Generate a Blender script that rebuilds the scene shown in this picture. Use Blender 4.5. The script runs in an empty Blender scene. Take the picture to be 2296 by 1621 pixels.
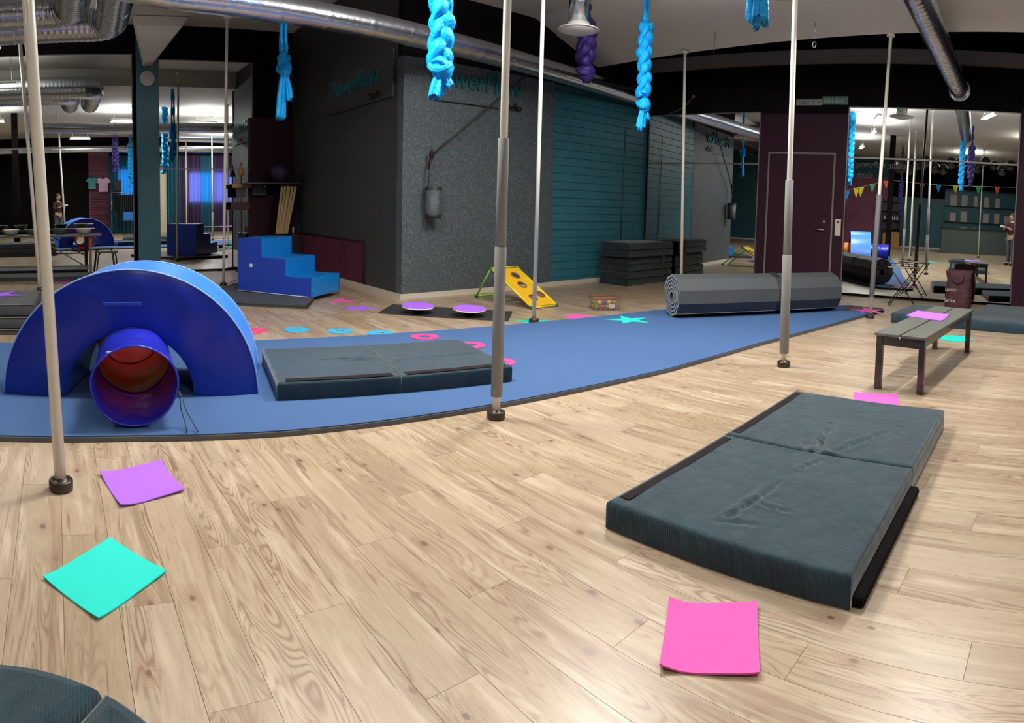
import bpy, bmesh, math, random
from math import pi, sin, cos, sqrt, atan2, radians
from mathutils import Vector, Matrix
random.seed(7)
SC = bpy.context.scene
COL = SC.collection

# ------------------------------------------------------------------ camera
EYE = Vector((0, 0, 1.35))
F_PX, V0 = 1446.3, 545.5
PHI = -0.66
_A = Matrix(((0.99975168, 0.0, -0.02228413), (0.0013351, 0.99820364, 0.0598975), (0.02224409, -0.05991238, 0.99795576)))
_c, _s = cos(PHI), sin(PHI)
CAMROT = Matrix(((_c, -_s, 0), (_s, _c, 0), (0, 0, 1))) @ _A
cam_d = bpy.data.cameras.new('camera')
cam_d.type = 'PANO'
cam_d.panorama_type = 'CENTRAL_CYLINDRICAL'
cam_d.central_cylindrical_radius = 1.0
cam_d.central_cylindrical_range_u_min = -1148 / F_PX
cam_d.central_cylindrical_range_u_max = 1148 / F_PX
cam_d.central_cylindrical_range_v_min = -(1621 - V0) / F_PX
cam_d.central_cylindrical_range_v_max = V0 / F_PX
cam_d.clip_start = 0.02
cam_d.clip_end = 200
cam = bpy.data.objects.new('camera', cam_d)
COL.objects.link(cam)
_X, _Y, _Z = CAMROT @ Vector((1, 0, 0)), CAMROT @ Vector((0, 1, 0)), CAMROT @ Vector((0, 0, 1))
_m = Matrix((( _X.x, _Z.x, -_Y.x, EYE.x), (_X.y, _Z.y, -_Y.y, EYE.y), (_X.z, _Z.z, -_Y.z, EYE.z), (0, 0, 0, 1)))
cam.matrix_world = _m
SC.camera = cam

# ------------------------------------------------------------------ world, lamps, exposure
SC.view_settings.view_transform = 'Standard'
SC.view_settings.look = 'None'
SC.view_settings.gamma = 1
SC.view_settings.use_curve_mapping = False
SC.view_settings.exposure = -0.2
world = bpy.data.worlds.new('world')
SC.world = world
world.use_nodes = True
world.node_tree.nodes['Background'].inputs[0].default_value = (0.25, 0.4, 0.9, 1)
world.node_tree.nodes['Background'].inputs[1].default_value = 0.6
SC.cycles.caustics_reflective = False
SC.cycles.caustics_refractive = False
SC.cycles.sample_clamp_indirect = 4.0
SC.cycles.max_bounces = 9
SC.cycles.glossy_bounces = 6

def area(name, loc, sx, sy, power, col=(1, .965, .91), rot=(0, 0, 0), spread=pi):
    l = bpy.data.lights.new(name, 'AREA')
    l.shape = 'RECTANGLE'; l.size = sx; l.size_y = sy; l.energy = power; l.color = col; l.spread = spread
    o = bpy.data.objects.new(name, l); COL.objects.link(o)
    o.location = loc; o.rotation_euler = rot
    return o
LAMPS = [(4.42, 4.06, 80, 170), (5.84, 1.37, 80, 150), (-1.75, 10.7, 90, 45), (1.7, 4.3, 80, 185), (-2.4, 4.9, 80, 60),
         (-5.5, 0.6, 80, 80), (.6, -.9, 80, 62), (6.2, -2.2, 80, 80)]
LAMP_Z = 3.95
for i, (x, y, r, p) in enumerate(LAMPS):
    area('tube_light', (x, y, LAMP_Z - .05), .12, .8, p, rot=(0, 0, radians(r)))
    area('ceiling_fill', (x, y, LAMP_Z + .075), .35, 1.1, p * (1.9 if i in (0, 1, 7) else .9), rot=(pi, 0, radians(r)))  # added upward fill to brighten the ceiling, wider than the tube itself

# ------------------------------------------------------------------ room geometry
def ray(px, py):
    th = (px - 1148) / F_PX
    return CAMROT @ Vector((sin(th), cos(th), -(py - V0) / F_PX))
def G(px, py, z=0.0):
    d = ray(px, py); t = (z - EYE.z) / d.z
    p = EYE + d * t
    return Vector((p.x, p.y, z))
def AT(px, py, r):
    d = ray(px, py); t = r / sqrt(d.x * d.x + d.y * d.y)
    return EYE + d * t
def AX(px, py, axis, val):
    d = ray(px, py); t = (val - EYE[axis]) / d[axis]
    return EYE + d * t
RN = Vector((.988, .153, 0)).normalized(); RD = Vector((RN.y, -RN.x, 0)); RK = Vector((9.53, 8.7, 0)) + RD * .55
LN = Vector((-.03, 1, 0)).normalized(); LD = Vector((LN.y, -LN.x, 0)); LP = Vector((1.0, 12.4, 0))
def _mir(px, py, axis, val, P, N):
    d = ray(px, py)
    t0 = (P - EYE).dot(N) / d.dot(N)
    q = EYE + d * t0
    d2 = d - 2 * d.dot(N) * N
    t = (val - q[axis]) / d2[axis]
    return q + d2 * t
def MR(px, py, axis, val): return _mir(px, py, axis, val, RK, RN)
def ML(px, py, axis, val): return _mir(px, py, axis, val, LP, LN)

# ------------------------------------------------------------------ materials
def mat(name, col, rough=.6, metal=0, bump=None, noise=0, nscale=20, spec=.5, emit=None, alpha=1, coat=0, sheen=0, trans=0):
    m = bpy.data.materials.new(name); m.use_nodes = True
    nt = m.node_tree; b = nt.nodes['Principled BSDF']
    b.inputs['Base Color'].default_value = (*col, 1)
    b.inputs['Roughness'].default_value = rough
    b.inputs['Metallic'].default_value = metal
    b.inputs['Specular IOR Level'].default_value = spec
    b.inputs['Coat Weight'].default_value = coat
    b.inputs['Sheen Weight'].default_value = sheen
    b.inputs['Transmission Weight'].default_value = trans
    tc = nt.nodes.new('ShaderNodeTexCoord')
    if noise:
        n = nt.nodes.new('ShaderNodeTexNoise'); n.inputs['Scale'].default_value = nscale; n.inputs['Detail'].default_value = 4
        nt.links.new(tc.outputs['Object'], n.inputs['Vector'])
        mx = nt.nodes.new('ShaderNodeMix'); mx.data_type = 'RGBA'
        mx.inputs['A'].default_value = (*[c * (1 - noise) for c in col], 1)
        mx.inputs['B'].default_value = (*[min(1, c * (1 + noise)) for c in col], 1)
        nt.links.new(n.outputs['Fac'], mx.inputs['Factor']); nt.links.new(mx.outputs['Result'], b.inputs['Base Color'])
    if bump:
        n2 = nt.nodes.new('ShaderNodeTexNoise'); n2.inputs['Scale'].default_value = bump[0]; n2.inputs['Detail'].default_value = 3
        nt.links.new(tc.outputs['Object'], n2.inputs['Vector'])
        bp = nt.nodes.new('ShaderNodeBump'); bp.inputs['Strength'].default_value = bump[1]; bp.inputs['Distance'].default_value = bump[2] if len(bump) > 2 else .01
        nt.links.new(n2.outputs['Fac'], bp.inputs['Height']); nt.links.new(bp.outputs['Normal'], b.inputs['Normal'])
    if emit:
        b.inputs['Emission Color'].default_value = (*emit[0], 1); b.inputs['Emission Strength'].default_value = emit[1]
    return m
def srgb(r, g, b):
    f = lambda v: ((v / 255 + .055) / 1.055) ** 2.4 if v > 10 else v / 255 / 12.92
    return (f(r), f(g), f(b))

M = {}
M['black_paint'] = mat('black_paint', (.0035, .0022, .0030), .85, bump=(30, .2), spec=.1)
M['plum_wall'] = mat('plum_wall', (.23, .055, .12), .5)
M['maroon_paint'] = mat('maroon_paint', (.022, .005, .013), .65, noise=.12, nscale=2, spec=.15)
M['maroon_bright'] = mat('maroon_bright', (.12, .022, .050), .55, noise=.2, nscale=2)
M['maroon_rad'] = mat('maroon_rad', (.085, .011, .030), .45)
M['white_paint'] = mat('white_paint', (.62, .58, .53), .8, noise=.05, nscale=1.5, bump=(60, .1))
M['ceiling_paint'] = mat('ceiling_paint', (.72, .71, .67), .85, noise=.06, nscale=.8, bump=(25, .15))
M['grey_beam'] = mat('grey_beam', (.17, .16, .145), .7, noise=.1)
M['teal_paint'] = mat('teal_paint', (.020, .125, .165), .45, noise=.06, nscale=3, bump=(40, .2))
M['teal_dark'] = mat('teal_dark', (.014, .090, .125), .5, noise=.1, nscale=3)
M['baseboard'] = mat('baseboard', (.62, .56, .47), .45)
M['galvanised'] = mat('galvanised', (.60, .64, .71), .24, 1, noise=.2, nscale=9, bump=(12, .25, .02))
M['steel'] = mat('steel', (.75, .75, .76), .2, 1)
M['chrome'] = mat('chrome', (.8, .8, .82), .08, 1)
M['pole_white'] = mat('pole_white', (.86, .84, .75), .25, coat=.3)
M['pole_base'] = mat('pole_base', (.055, .045, .035), .35, .6)
M['foam_sleeve'] = mat('foam_sleeve', (.20, .20, .20), .75, bump=(80, .2, .003))
M['foam_sleeve_dark'] = mat('foam_sleeve_dark', (.13, .13, .145), .75, bump=(80, .2, .003))
M['mat_blue'] = mat('mat_blue', (.048, .100, .225), .9, noise=.10, nscale=300, bump=(400, .35, .003), spec=.15)
M['mat_foam'] = mat('mat_foam', (.085, .085, .09), .85, bump=(120, .2, .002))
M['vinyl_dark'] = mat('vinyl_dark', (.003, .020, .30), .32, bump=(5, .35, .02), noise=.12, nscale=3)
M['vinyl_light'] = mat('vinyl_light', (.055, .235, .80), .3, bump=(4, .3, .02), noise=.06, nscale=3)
M['vinyl_sky'] = mat('vinyl_sky', (.006, .205, .62), .32, bump=(5, .25, .02), noise=.06, nscale=3)
M['vinyl_navy'] = mat('vinyl_navy', (.018, .055, .44), .35, bump=(5, .2, .02))
M['piping'] = mat('piping', (.22, .42, .85), .4)
M['piping_white'] = mat('piping_white', (.6, .6, .62), .4)
M['tunnel_blue'] = mat('tunnel_blue', (.016, .022, .42), .28, bump=(9, .6, .03), noise=.15, nscale=5)
M['_ty'] = mat('tunnel_yellow', (.62, .42, .015), .4, bump=(9, .5, .03))
M['tunnel_orange'] = mat('tunnel_orange', (.72, .17, .01), .4, bump=(9, .5, .03))
M['tunnel_red'] = mat('tunnel_red', (.75, .012, .01), .4, bump=(9, .5, .03))
M['tunnel_green'] = mat('tunnel_green', (.05, .35, .06), .4)
M['rubber'] = mat('rubber', (.020, .021, .023), .6, bump=(150, .3, .002))
M['rubber_grey'] = mat('rubber_grey', (.045, .052, .058), .7, bump=(90, .3, .002))
M['roll_foam'] = mat('roll_foam', (.040, .046, .052), .75, bump=(90, .25, .002), noise=.1, nscale=5)
M['roll_edge'] = mat('roll_edge', (.24, .27, .30), .8)
M['velcro'] = mat('velcro', (.013, .010, .011), .95, spec=.1)
M['strap'] = mat('strap', (.012, .013, .015), .6)
M['wood_black'] = mat('wood_black', (.022, .019, .018), .30, noise=.3, nscale=6, coat=.35)
M['bench_top'] = mat('bench_top', (.10, .105, .092), .42, noise=.12, nscale=6, coat=.1)
M['wood_light'] = mat('wood_light', (.50, .36, .18), .6, noise=.2, nscale=6)
M['wood_orange'] = mat('wood_orange', (.45, .20, .06), .5, noise=.15, nscale=4)
M['foam_pink'] = mat('foam_pink', srgb(236, 88, 176), .8, bump=(250, .5, .003), noise=.05, nscale=250)
M['foam_hotpink'] = mat('foam_hotpink', srgb(232, 64, 130), .7)
M['foam_purple'] = mat('foam_purple', srgb(168, 100, 240), .8, bump=(250, .3, .002))
M['foam_teal'] = mat('foam_teal', srgb(20, 212, 198), .8, bump=(250, .3, .002))
M['foam_cyan'] = mat('foam_cyan', srgb(50, 165, 215), .7)
M['silk_cyan'] = mat('silk_cyan', (.003, .36, .84), .5, bump=(30, .6, .02), noise=.18, nscale=14, spec=.25)
M['silk_purple'] = mat('silk_purple', (.026, .007, .15), .55, bump=(30, .6, .02), noise=.2, nscale=12)
M['game_yellow'] = mat('game_yellow', (.80, .62, .015), .35)
M['game_orange'] = mat('game_orange', (.80, .46, .015), .5, noise=.12, nscale=8)
M['game_green'] = mat('game_green', (.22, .60, .03), .35)
M['game_dark'] = mat('game_dark', (.004, .07, .035), .4)
M['lens_grey'] = mat('lens_grey', (.25, .22, .20), .6)
M['brown_ring'] = mat('brown_ring', (.30, .10, .04), .6)
M['plastic_clear'] = mat('plastic_clear', (.75, .55, .5), .15, trans=.85)
M['red_plastic'] = mat('red_plastic', (.62, .03, .02), .35)
M['green_plastic'] = mat('green_plastic', (.04, .35, .08), .35)
M['yellow_plastic'] = mat('yellow_plastic', (.75, .5, .02), .35)
M['white_plastic'] = mat('white_plastic', (.75, .74, .70), .35)
M['cream_plastic'] = mat('cream_plastic', (.62, .57, .45), .45)
M['grey_plate'] = mat('grey_plate', (.42, .40, .42), .4)
M['bag_maroon'] = mat('bag_maroon', (.055, .013, .018), .7, bump=(14, .6, .03), noise=.2)
M['letter_teal'] = mat('letter_teal', (.010, .17, .20), .3, .3)
M['letter_black'] = mat('letter_black', (.012, .012, .012), .3)
M['letter_white'] = mat('letter_white', (.6, .6, .6), .5)
M['letter_pale'] = mat('letter_pale', (.35, .42, .38), .5)
M['sign_green'] = mat('sign_green', (.008, .11, .05), .45)
M['sign_grey'] = mat('sign_grey', (.22, .22, .23), .45)
M['ball_dark'] = mat('ball_dark', (.012, .005, .035), .7)
M['balloon'] = mat('balloon', (.010, .010, .010), .12, coat=.5)
M['curtain_teal'] = mat('curtain_teal', (.035, .17, .21), .85)
M['curtain_plum'] = mat('curtain_plum', (.085, .035, .055), .85)
M['shirt_teal'] = mat('shirt_teal', (.06, .25, .27), .85)
M['shirt_pink'] = mat('shirt_pink', (.62, .40, .58), .85)
M['cloth_black'] = mat('cloth_black', (.012, .013, .014), .85)
M['cloth_blue'] = mat('cloth_blue', (.05, .09, .42), .8)
M['box_blue'] = mat('box_blue', (.02, .16, .60), .5)
M['paper'] = mat('paper', (.42, .37, .34), .7, noise=.25, nscale=12)
M['counter'] = mat('counter', (.055, .082, .075), .5)
M['jeans'] = mat('jeans', (.075, .08, .10), .8, noise=.2)
M['skin'] = mat('skin', (.55, .32, .23), .5)
M['hair'] = mat('hair', (.05, .03, .02), .6)
M['door_cream'] = mat('door_cream', (.72, .66, .50), .5)
M['tube_emit'] = mat('tube_emit', (1, 1, 1), .5, emit=((1, .93, .82), 14))
M['window_sky'] = mat('window_sky', (.3, .4, .9), .5, emit=((.35, .50, 1.0), 3.0))
M['bowl_white'] = mat('bowl_white', (.55, .53, .47), .35)
M['bowl_grey'] = mat('bowl_grey', (.10, .11, .11), .35)
M['table_grey'] = mat('table_grey', (.085, .085, .078), .5)
M['mirror_edge'] = mat('mirror_edge', (.16, .15, .14), .4, .3)
M['chalk'] = mat('chalk', (.10, .09, .09), .9)
flagc = {'blue': (0, .32, .80), 'yellow': (.85, .72, .01), 'green': (.03, .42, .10), 'orange': (.80, .13, .04), 'violet': (.12, .08, .45), 'pink': (.5, .06, .15)}
for k, v in flagc.items(): M['flag_' + k] = mat('flag_' + k, v, .6)

def mirror_mat():
    m = bpy.data.materials.new('mirror_glass'); m.use_nodes = True
    b = m.node_tree.nodes['Principled BSDF']
    b.inputs['Base Color'].default_value = (.80, .84, .82, 1); b.inputs['Metallic'].default_value = 1; b.inputs['Roughness'].default_value = 0.004
    return m
M['mirror'] = mirror_mat()

class NT:
    def __init__(s, name):
        s.m = bpy.data.materials.new(name); s.m.use_nodes = True
        s.nt = s.m.node_tree; s.b = s.nt.nodes['Principled BSDF']
    def n(s, t, **k):
        nd = s.nt.nodes.new('ShaderNode' + t)
        for a, v in k.items(): setattr(nd, a, v)
        return nd
    def l(s, a, b): s.nt.links.new(a, b)
    def math(s, op, a, b=None, c=None):
        nd = s.n('Math', operation=op)
        for i, v in enumerate((a, b, c)):
            if v is None: continue
            if isinstance(v, (int, float)): nd.inputs[i].default_value = v
            else: s.l(v, nd.inputs[i])
        return nd.outputs[0]
    def mix(s, f, a, b, bl='MIX'):
        nd = s.n('Mix', data_type='RGBA', blend_type=bl)
        if isinstance(f, (int, float)): nd.inputs['Factor'].default_value = f
        else: s.l(f, nd.inputs['Factor'])
        for k, v in (('A', a), ('B', b)):
            if isinstance(v, tuple): nd.inputs[k].default_value = (*v, 1)
            else: s.l(v, nd.inputs[k])
        return nd.outputs['Result']
    def noise(s, vec, scale, detail=4, rough=.5, dist=0):
        nd = s.n('TexNoise'); nd.inputs['Scale'].default_value = scale; nd.inputs['Detail'].default_value = detail
        nd.inputs['Roughness'].default_value = rough; nd.inputs['Distortion'].default_value = dist
        s.l(vec, nd.inputs['Vector']); return nd.outputs['Fac']
    def ramp(s, f, stops):
        nd = s.n('ValToRGB'); e = nd.color_ramp.elements
        while len(e) < len(stops): e.new(.5)
        for i, (p, c) in enumerate(stops): e[i].position = p; e[i].color = (*c, 1) if isinstance(c, tuple) else (c, c, c, 1)
        s.l(f, nd.inputs['Fac']); return nd.outputs['Color']

PW, PL, PANG = .185, 1.28, radians(2.8)      # plank width, length, run angle from +Y towards -X
def plank_off(i): return (i * 0.618034) % 1.0 * PL
def wood_floor():
    t = NT('oak_plank')
    g = t.n('NewGeometry')
    mp = t.n('Mapping', vector_type='POINT'); mp.inputs['Rotation'].default_value = (0, 0, -PANG)
    t.l(g.outputs['Position'], mp.inputs['Vector'])
    sx = t.n('SeparateXYZ'); t.l(mp.outputs['Vector'], sx.inputs[0])
    X, Y = sx.outputs[0], sx.outputs[1]
    row = t.math('FLOOR', t.math('DIVIDE', X, PW))
    fr = t.math('FRACT', t.math('ADD', t.math('MULTIPLY', row, 0.618034), 1000.0))
    yy = t.math('DIVIDE', t.math('SUBTRACT', Y, t.math('MULTIPLY', fr, PL)), PL)
    colm = t.math('FLOOR', yy)
    cb = t.n('CombineXYZ'); t.l(row, cb.inputs[0]); t.l(colm, cb.inputs[1])
    wn = t.n('TexWhiteNoise', noise_dimensions='2D'); t.l(cb.outputs[0], wn.inputs['Vector'])
    rnd = wn.outputs['Value']
    # stretched coordinates, shifted per plank
    cv = t.n('CombineXYZ'); t.l(t.math('ADD', X, t.math('MULTIPLY', rnd, 13.0)), cv.inputs[0])
    t.l(t.math('MULTIPLY', t.math('ADD', Y, t.math('MULTIPLY', rnd, 29.0)), .11), cv.inputs[1])
    t.l(t.math('MULTIPLY', rnd, 9.0), cv.inputs[2])
    warp = t.noise(cv.outputs[0], 9, 2)
    cv2 = t.n('CombineXYZ'); sp = t.n('SeparateXYZ'); t.l(cv.outputs[0], sp.inputs[0])
    t.l(t.math('ADD', sp.outputs[0], t.math('MULTIPLY', warp, .10)), cv2.inputs[0]); t.l(sp.outputs[1], cv2.inputs[1]); t.l(sp.outputs[2], cv2.inputs[2])
    rings = t.noise(cv2.outputs[0], 10, 1.5, .5, .4)
    wv = t.math('SINE', t.math('MULTIPLY', rings, 130.0))
    wv = t.math('MULTIPLY', t.math('ADD', wv, 1.0), .5)
    lines = t.math('POWER', wv, 3.0)
    mask = t.noise(cv.outputs[0], 7, 2)
    maskr = t.ramp(mask, [(.44, 0.0), (.60, 1.0)])
    fine = t.noise(cv2.outputs[0], 90, 5, .7)
    broad = t.noise(cv.outputs[0], 4, 3)
    base = t.ramp(t.math('ADD', t.math('MULTIPLY', rnd, .55), t.math('MULTIPLY', broad, .45)),
                  [(.15, (.345, .262, .175)), (.45, (.40, .308, .210)), (.62, (.455, .355, .245)), (.9, (.425, .35, .26))])
    c = t.mix(t.math('MULTIPLY', t.math('MULTIPLY', lines, maskr), .88), base, (.205, .125, .075))
    c = t.mix(t.ramp(fine, [(.36, .34), (.56, 0.0)]), c, (.29, .20, .135))
    pale = t.noise(cv.outputs[0], 22, 2)
    c = t.mix(t.ramp(pale, [(.54, 0.0), (.70, .55)]), c, (.60, .50, .375))
    # knots
    kv = t.n('CombineXYZ'); t.l(t.math('ADD', X, t.math('MULTIPLY', rnd, 3.0)), kv.inputs[0]); t.l(t.math('MULTIPLY', Y, .62), kv.inputs[1])
    vo = t.n('TexVoronoi', feature='F1', voronoi_dimensions='2D'); vo.inputs['Scale'].default_value = 4.6; vo.inputs['Randomness'].default_value = 1; t.l(kv.outputs[0], vo.inputs['Vector'])
    d = vo.outputs['Distance']
    sel = t.math('GREATER_THAN', t.n_sep(vo.outputs['Color']) if hasattr(t, 'n_sep') else _red(t, vo.outputs['Color']), .60)
    knot = t.ramp(t.math('ADD', t.math('MULTIPLY', d, t.math('ADD', 1.0, t.math('MULTIPLY', rnd, .9))), t.math('MULTIPLY', fine, .02)), [(.060, 1.0), (.105, 0.0)])
    halo = t.ramp(d, [(.07, .8), (.30, 0.0)])
    c = t.mix(t.math('MULTIPLY', t.math('MULTIPLY', halo, sel), t.math('POWER', t.math('ABSOLUTE', t.math('SINE', t.math('MULTIPLY', d, 130.0))), 2.0)), c, (.26, .15, .095))
    c = t.mix(t.math('MULTIPLY', t.math('MULTIPLY', knot, sel), .82), c, (.115, .07, .05))
    # fine dark cracks along the grain
    cv3 = t.n('CombineXYZ'); sp3 = t.n('SeparateXYZ'); t.l(cv2.outputs[0], sp3.inputs[0])
    t.l(sp3.outputs[0], cv3.inputs[0]); t.l(t.math('MULTIPLY', sp3.outputs[1], .42), cv3.inputs[1]); t.l(sp3.outputs[2], cv3.inputs[2])
    cr = t.noise(cv3.outputs[0], 42, 3, .6)
    st = t.noise(cv3.outputs[0], 17, 2, .5)
    c = t.mix(t.math('MULTIPLY', t.ramp(st, [(.32, .7), (.44, 0.0)]), .9), c, (.25, .165, .105))
    c = t.mix(t.ramp(cr, [(.31, .75), (.37, 0.0)]), c, (.19, .12, .08))
    t.l(c, t.b.inputs['Base Color'])
    rg = t.math('ADD', t.math('MULTIPLY', fine, .10), .27)
    t.l(rg, t.b.inputs['Roughness'])
    t.b.inputs['Specular IOR Level'].default_value = .45
    bp = t.n('Bump'); bp.inputs['Strength'].default_value = .12; bp.inputs['Distance'].default_value = .002
    t.l(fine, bp.inputs['Height']); t.l(bp.outputs['Normal'], t.b.inputs['Normal'])
    return t.m
def _red(t, col):
    s = t.n('SeparateColor'); t.l(col, s.inputs[0]); return s.outputs[0]
M['plank'] = wood_floor()
M['subfloor'] = mat('subfloor', (.16, .11, .08), .7)

def corduroy(name, col, scale=95):
    t = NT(name)
    tc = t.n('TexCoord')
    sp = t.n('SeparateXYZ'); t.l(tc.outputs['Object'], sp.inputs[0])
    s = t.math('SINE', t.math('MULTIPLY', sp.outputs[0], scale * 2 * pi / 1.0 * .5))
    nz = t.noise(tc.outputs['Object'], 9, 5, .6); nf = t.noise(tc.outputs['Object'], 260, 2)
    f = t.math('ADD', t.math('MULTIPLY', s, .055), t.math('ADD', t.math('MULTIPLY', nz, .75), t.math('MULTIPLY', nf, .25)))
    c = t.ramp(f, [(.25, tuple(v * .62 for v in col)), (.75, tuple(v * 1.35 for v in col))])
    t.l(c, t.b.inputs['Base Color'])
    t.b.inputs['Roughness'].default_value = .95; t.b.inputs['Specular IOR Level'].default_value = .1
    t.b.inputs['Sheen Weight'].default_value = .45; t.b.inputs['Sheen Roughness'].default_value = .4
    bp = t.n('Bump'); bp.inputs['Strength'].default_value = .5; bp.inputs['Distance'].default_value = .003
    t.l(t.math('ADD', t.math('MULTIPLY', s, .28), t.math('MULTIPLY', nz, 6.0)), bp.inputs['Height']); t.l(bp.outputs['Normal'], t.b.inputs['Normal'])
    return t.m
M['corduroy'] = corduroy('corduroy', (.020, .041, .055), 210)
M['corduroy_dark'] = corduroy('corduroy_dark', (.010, .016, .020), 150)

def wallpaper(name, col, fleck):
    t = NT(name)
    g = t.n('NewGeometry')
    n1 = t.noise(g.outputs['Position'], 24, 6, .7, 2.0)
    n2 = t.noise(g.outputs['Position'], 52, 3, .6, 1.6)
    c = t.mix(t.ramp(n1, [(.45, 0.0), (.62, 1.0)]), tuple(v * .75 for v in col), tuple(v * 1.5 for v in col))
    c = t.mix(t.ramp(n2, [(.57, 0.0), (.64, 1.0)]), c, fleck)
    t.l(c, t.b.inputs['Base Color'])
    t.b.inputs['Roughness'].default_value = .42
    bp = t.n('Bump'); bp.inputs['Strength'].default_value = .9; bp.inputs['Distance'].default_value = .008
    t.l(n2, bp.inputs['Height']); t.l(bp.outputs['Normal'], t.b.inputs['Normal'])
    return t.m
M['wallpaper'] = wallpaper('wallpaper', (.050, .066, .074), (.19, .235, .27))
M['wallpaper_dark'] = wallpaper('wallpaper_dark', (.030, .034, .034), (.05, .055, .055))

# ------------------------------------------------------------------ mesh helpers
def thin_cloth(name, col, tr, rough=.9, f=.55):
    t = NT(name); t.b.inputs['Base Color'].default_value = (*col, 1); t.b.inputs['Roughness'].default_value = rough
    tb_ = t.n('BsdfTranslucent'); tb_.inputs['Color'].default_value = (*tr, 1)
    mx = t.n('MixShader'); mx.inputs[0].default_value = f
    out = t.nt.nodes['Material Output']
    t.l(t.b.outputs[0], mx.inputs[1]); t.l(tb_.outputs[0], mx.inputs[2]); t.l(mx.outputs[0], out.inputs['Surface'])
    return t.m
M['tunnel_yellow'] = thin_cloth('tunnel_yellow', (.88, .62, .01), (.9, .62, .01), .5, .10)
M['tunnel_orange'] = thin_cloth('tunnel_orange', (.9, .25, .01), (.95, .26, .01), .5, .10)
M['tunnel_red'] = thin_cloth('tunnel_red', (.85, .012, .01), (.95, .02, .01), .5, .10)

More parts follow.
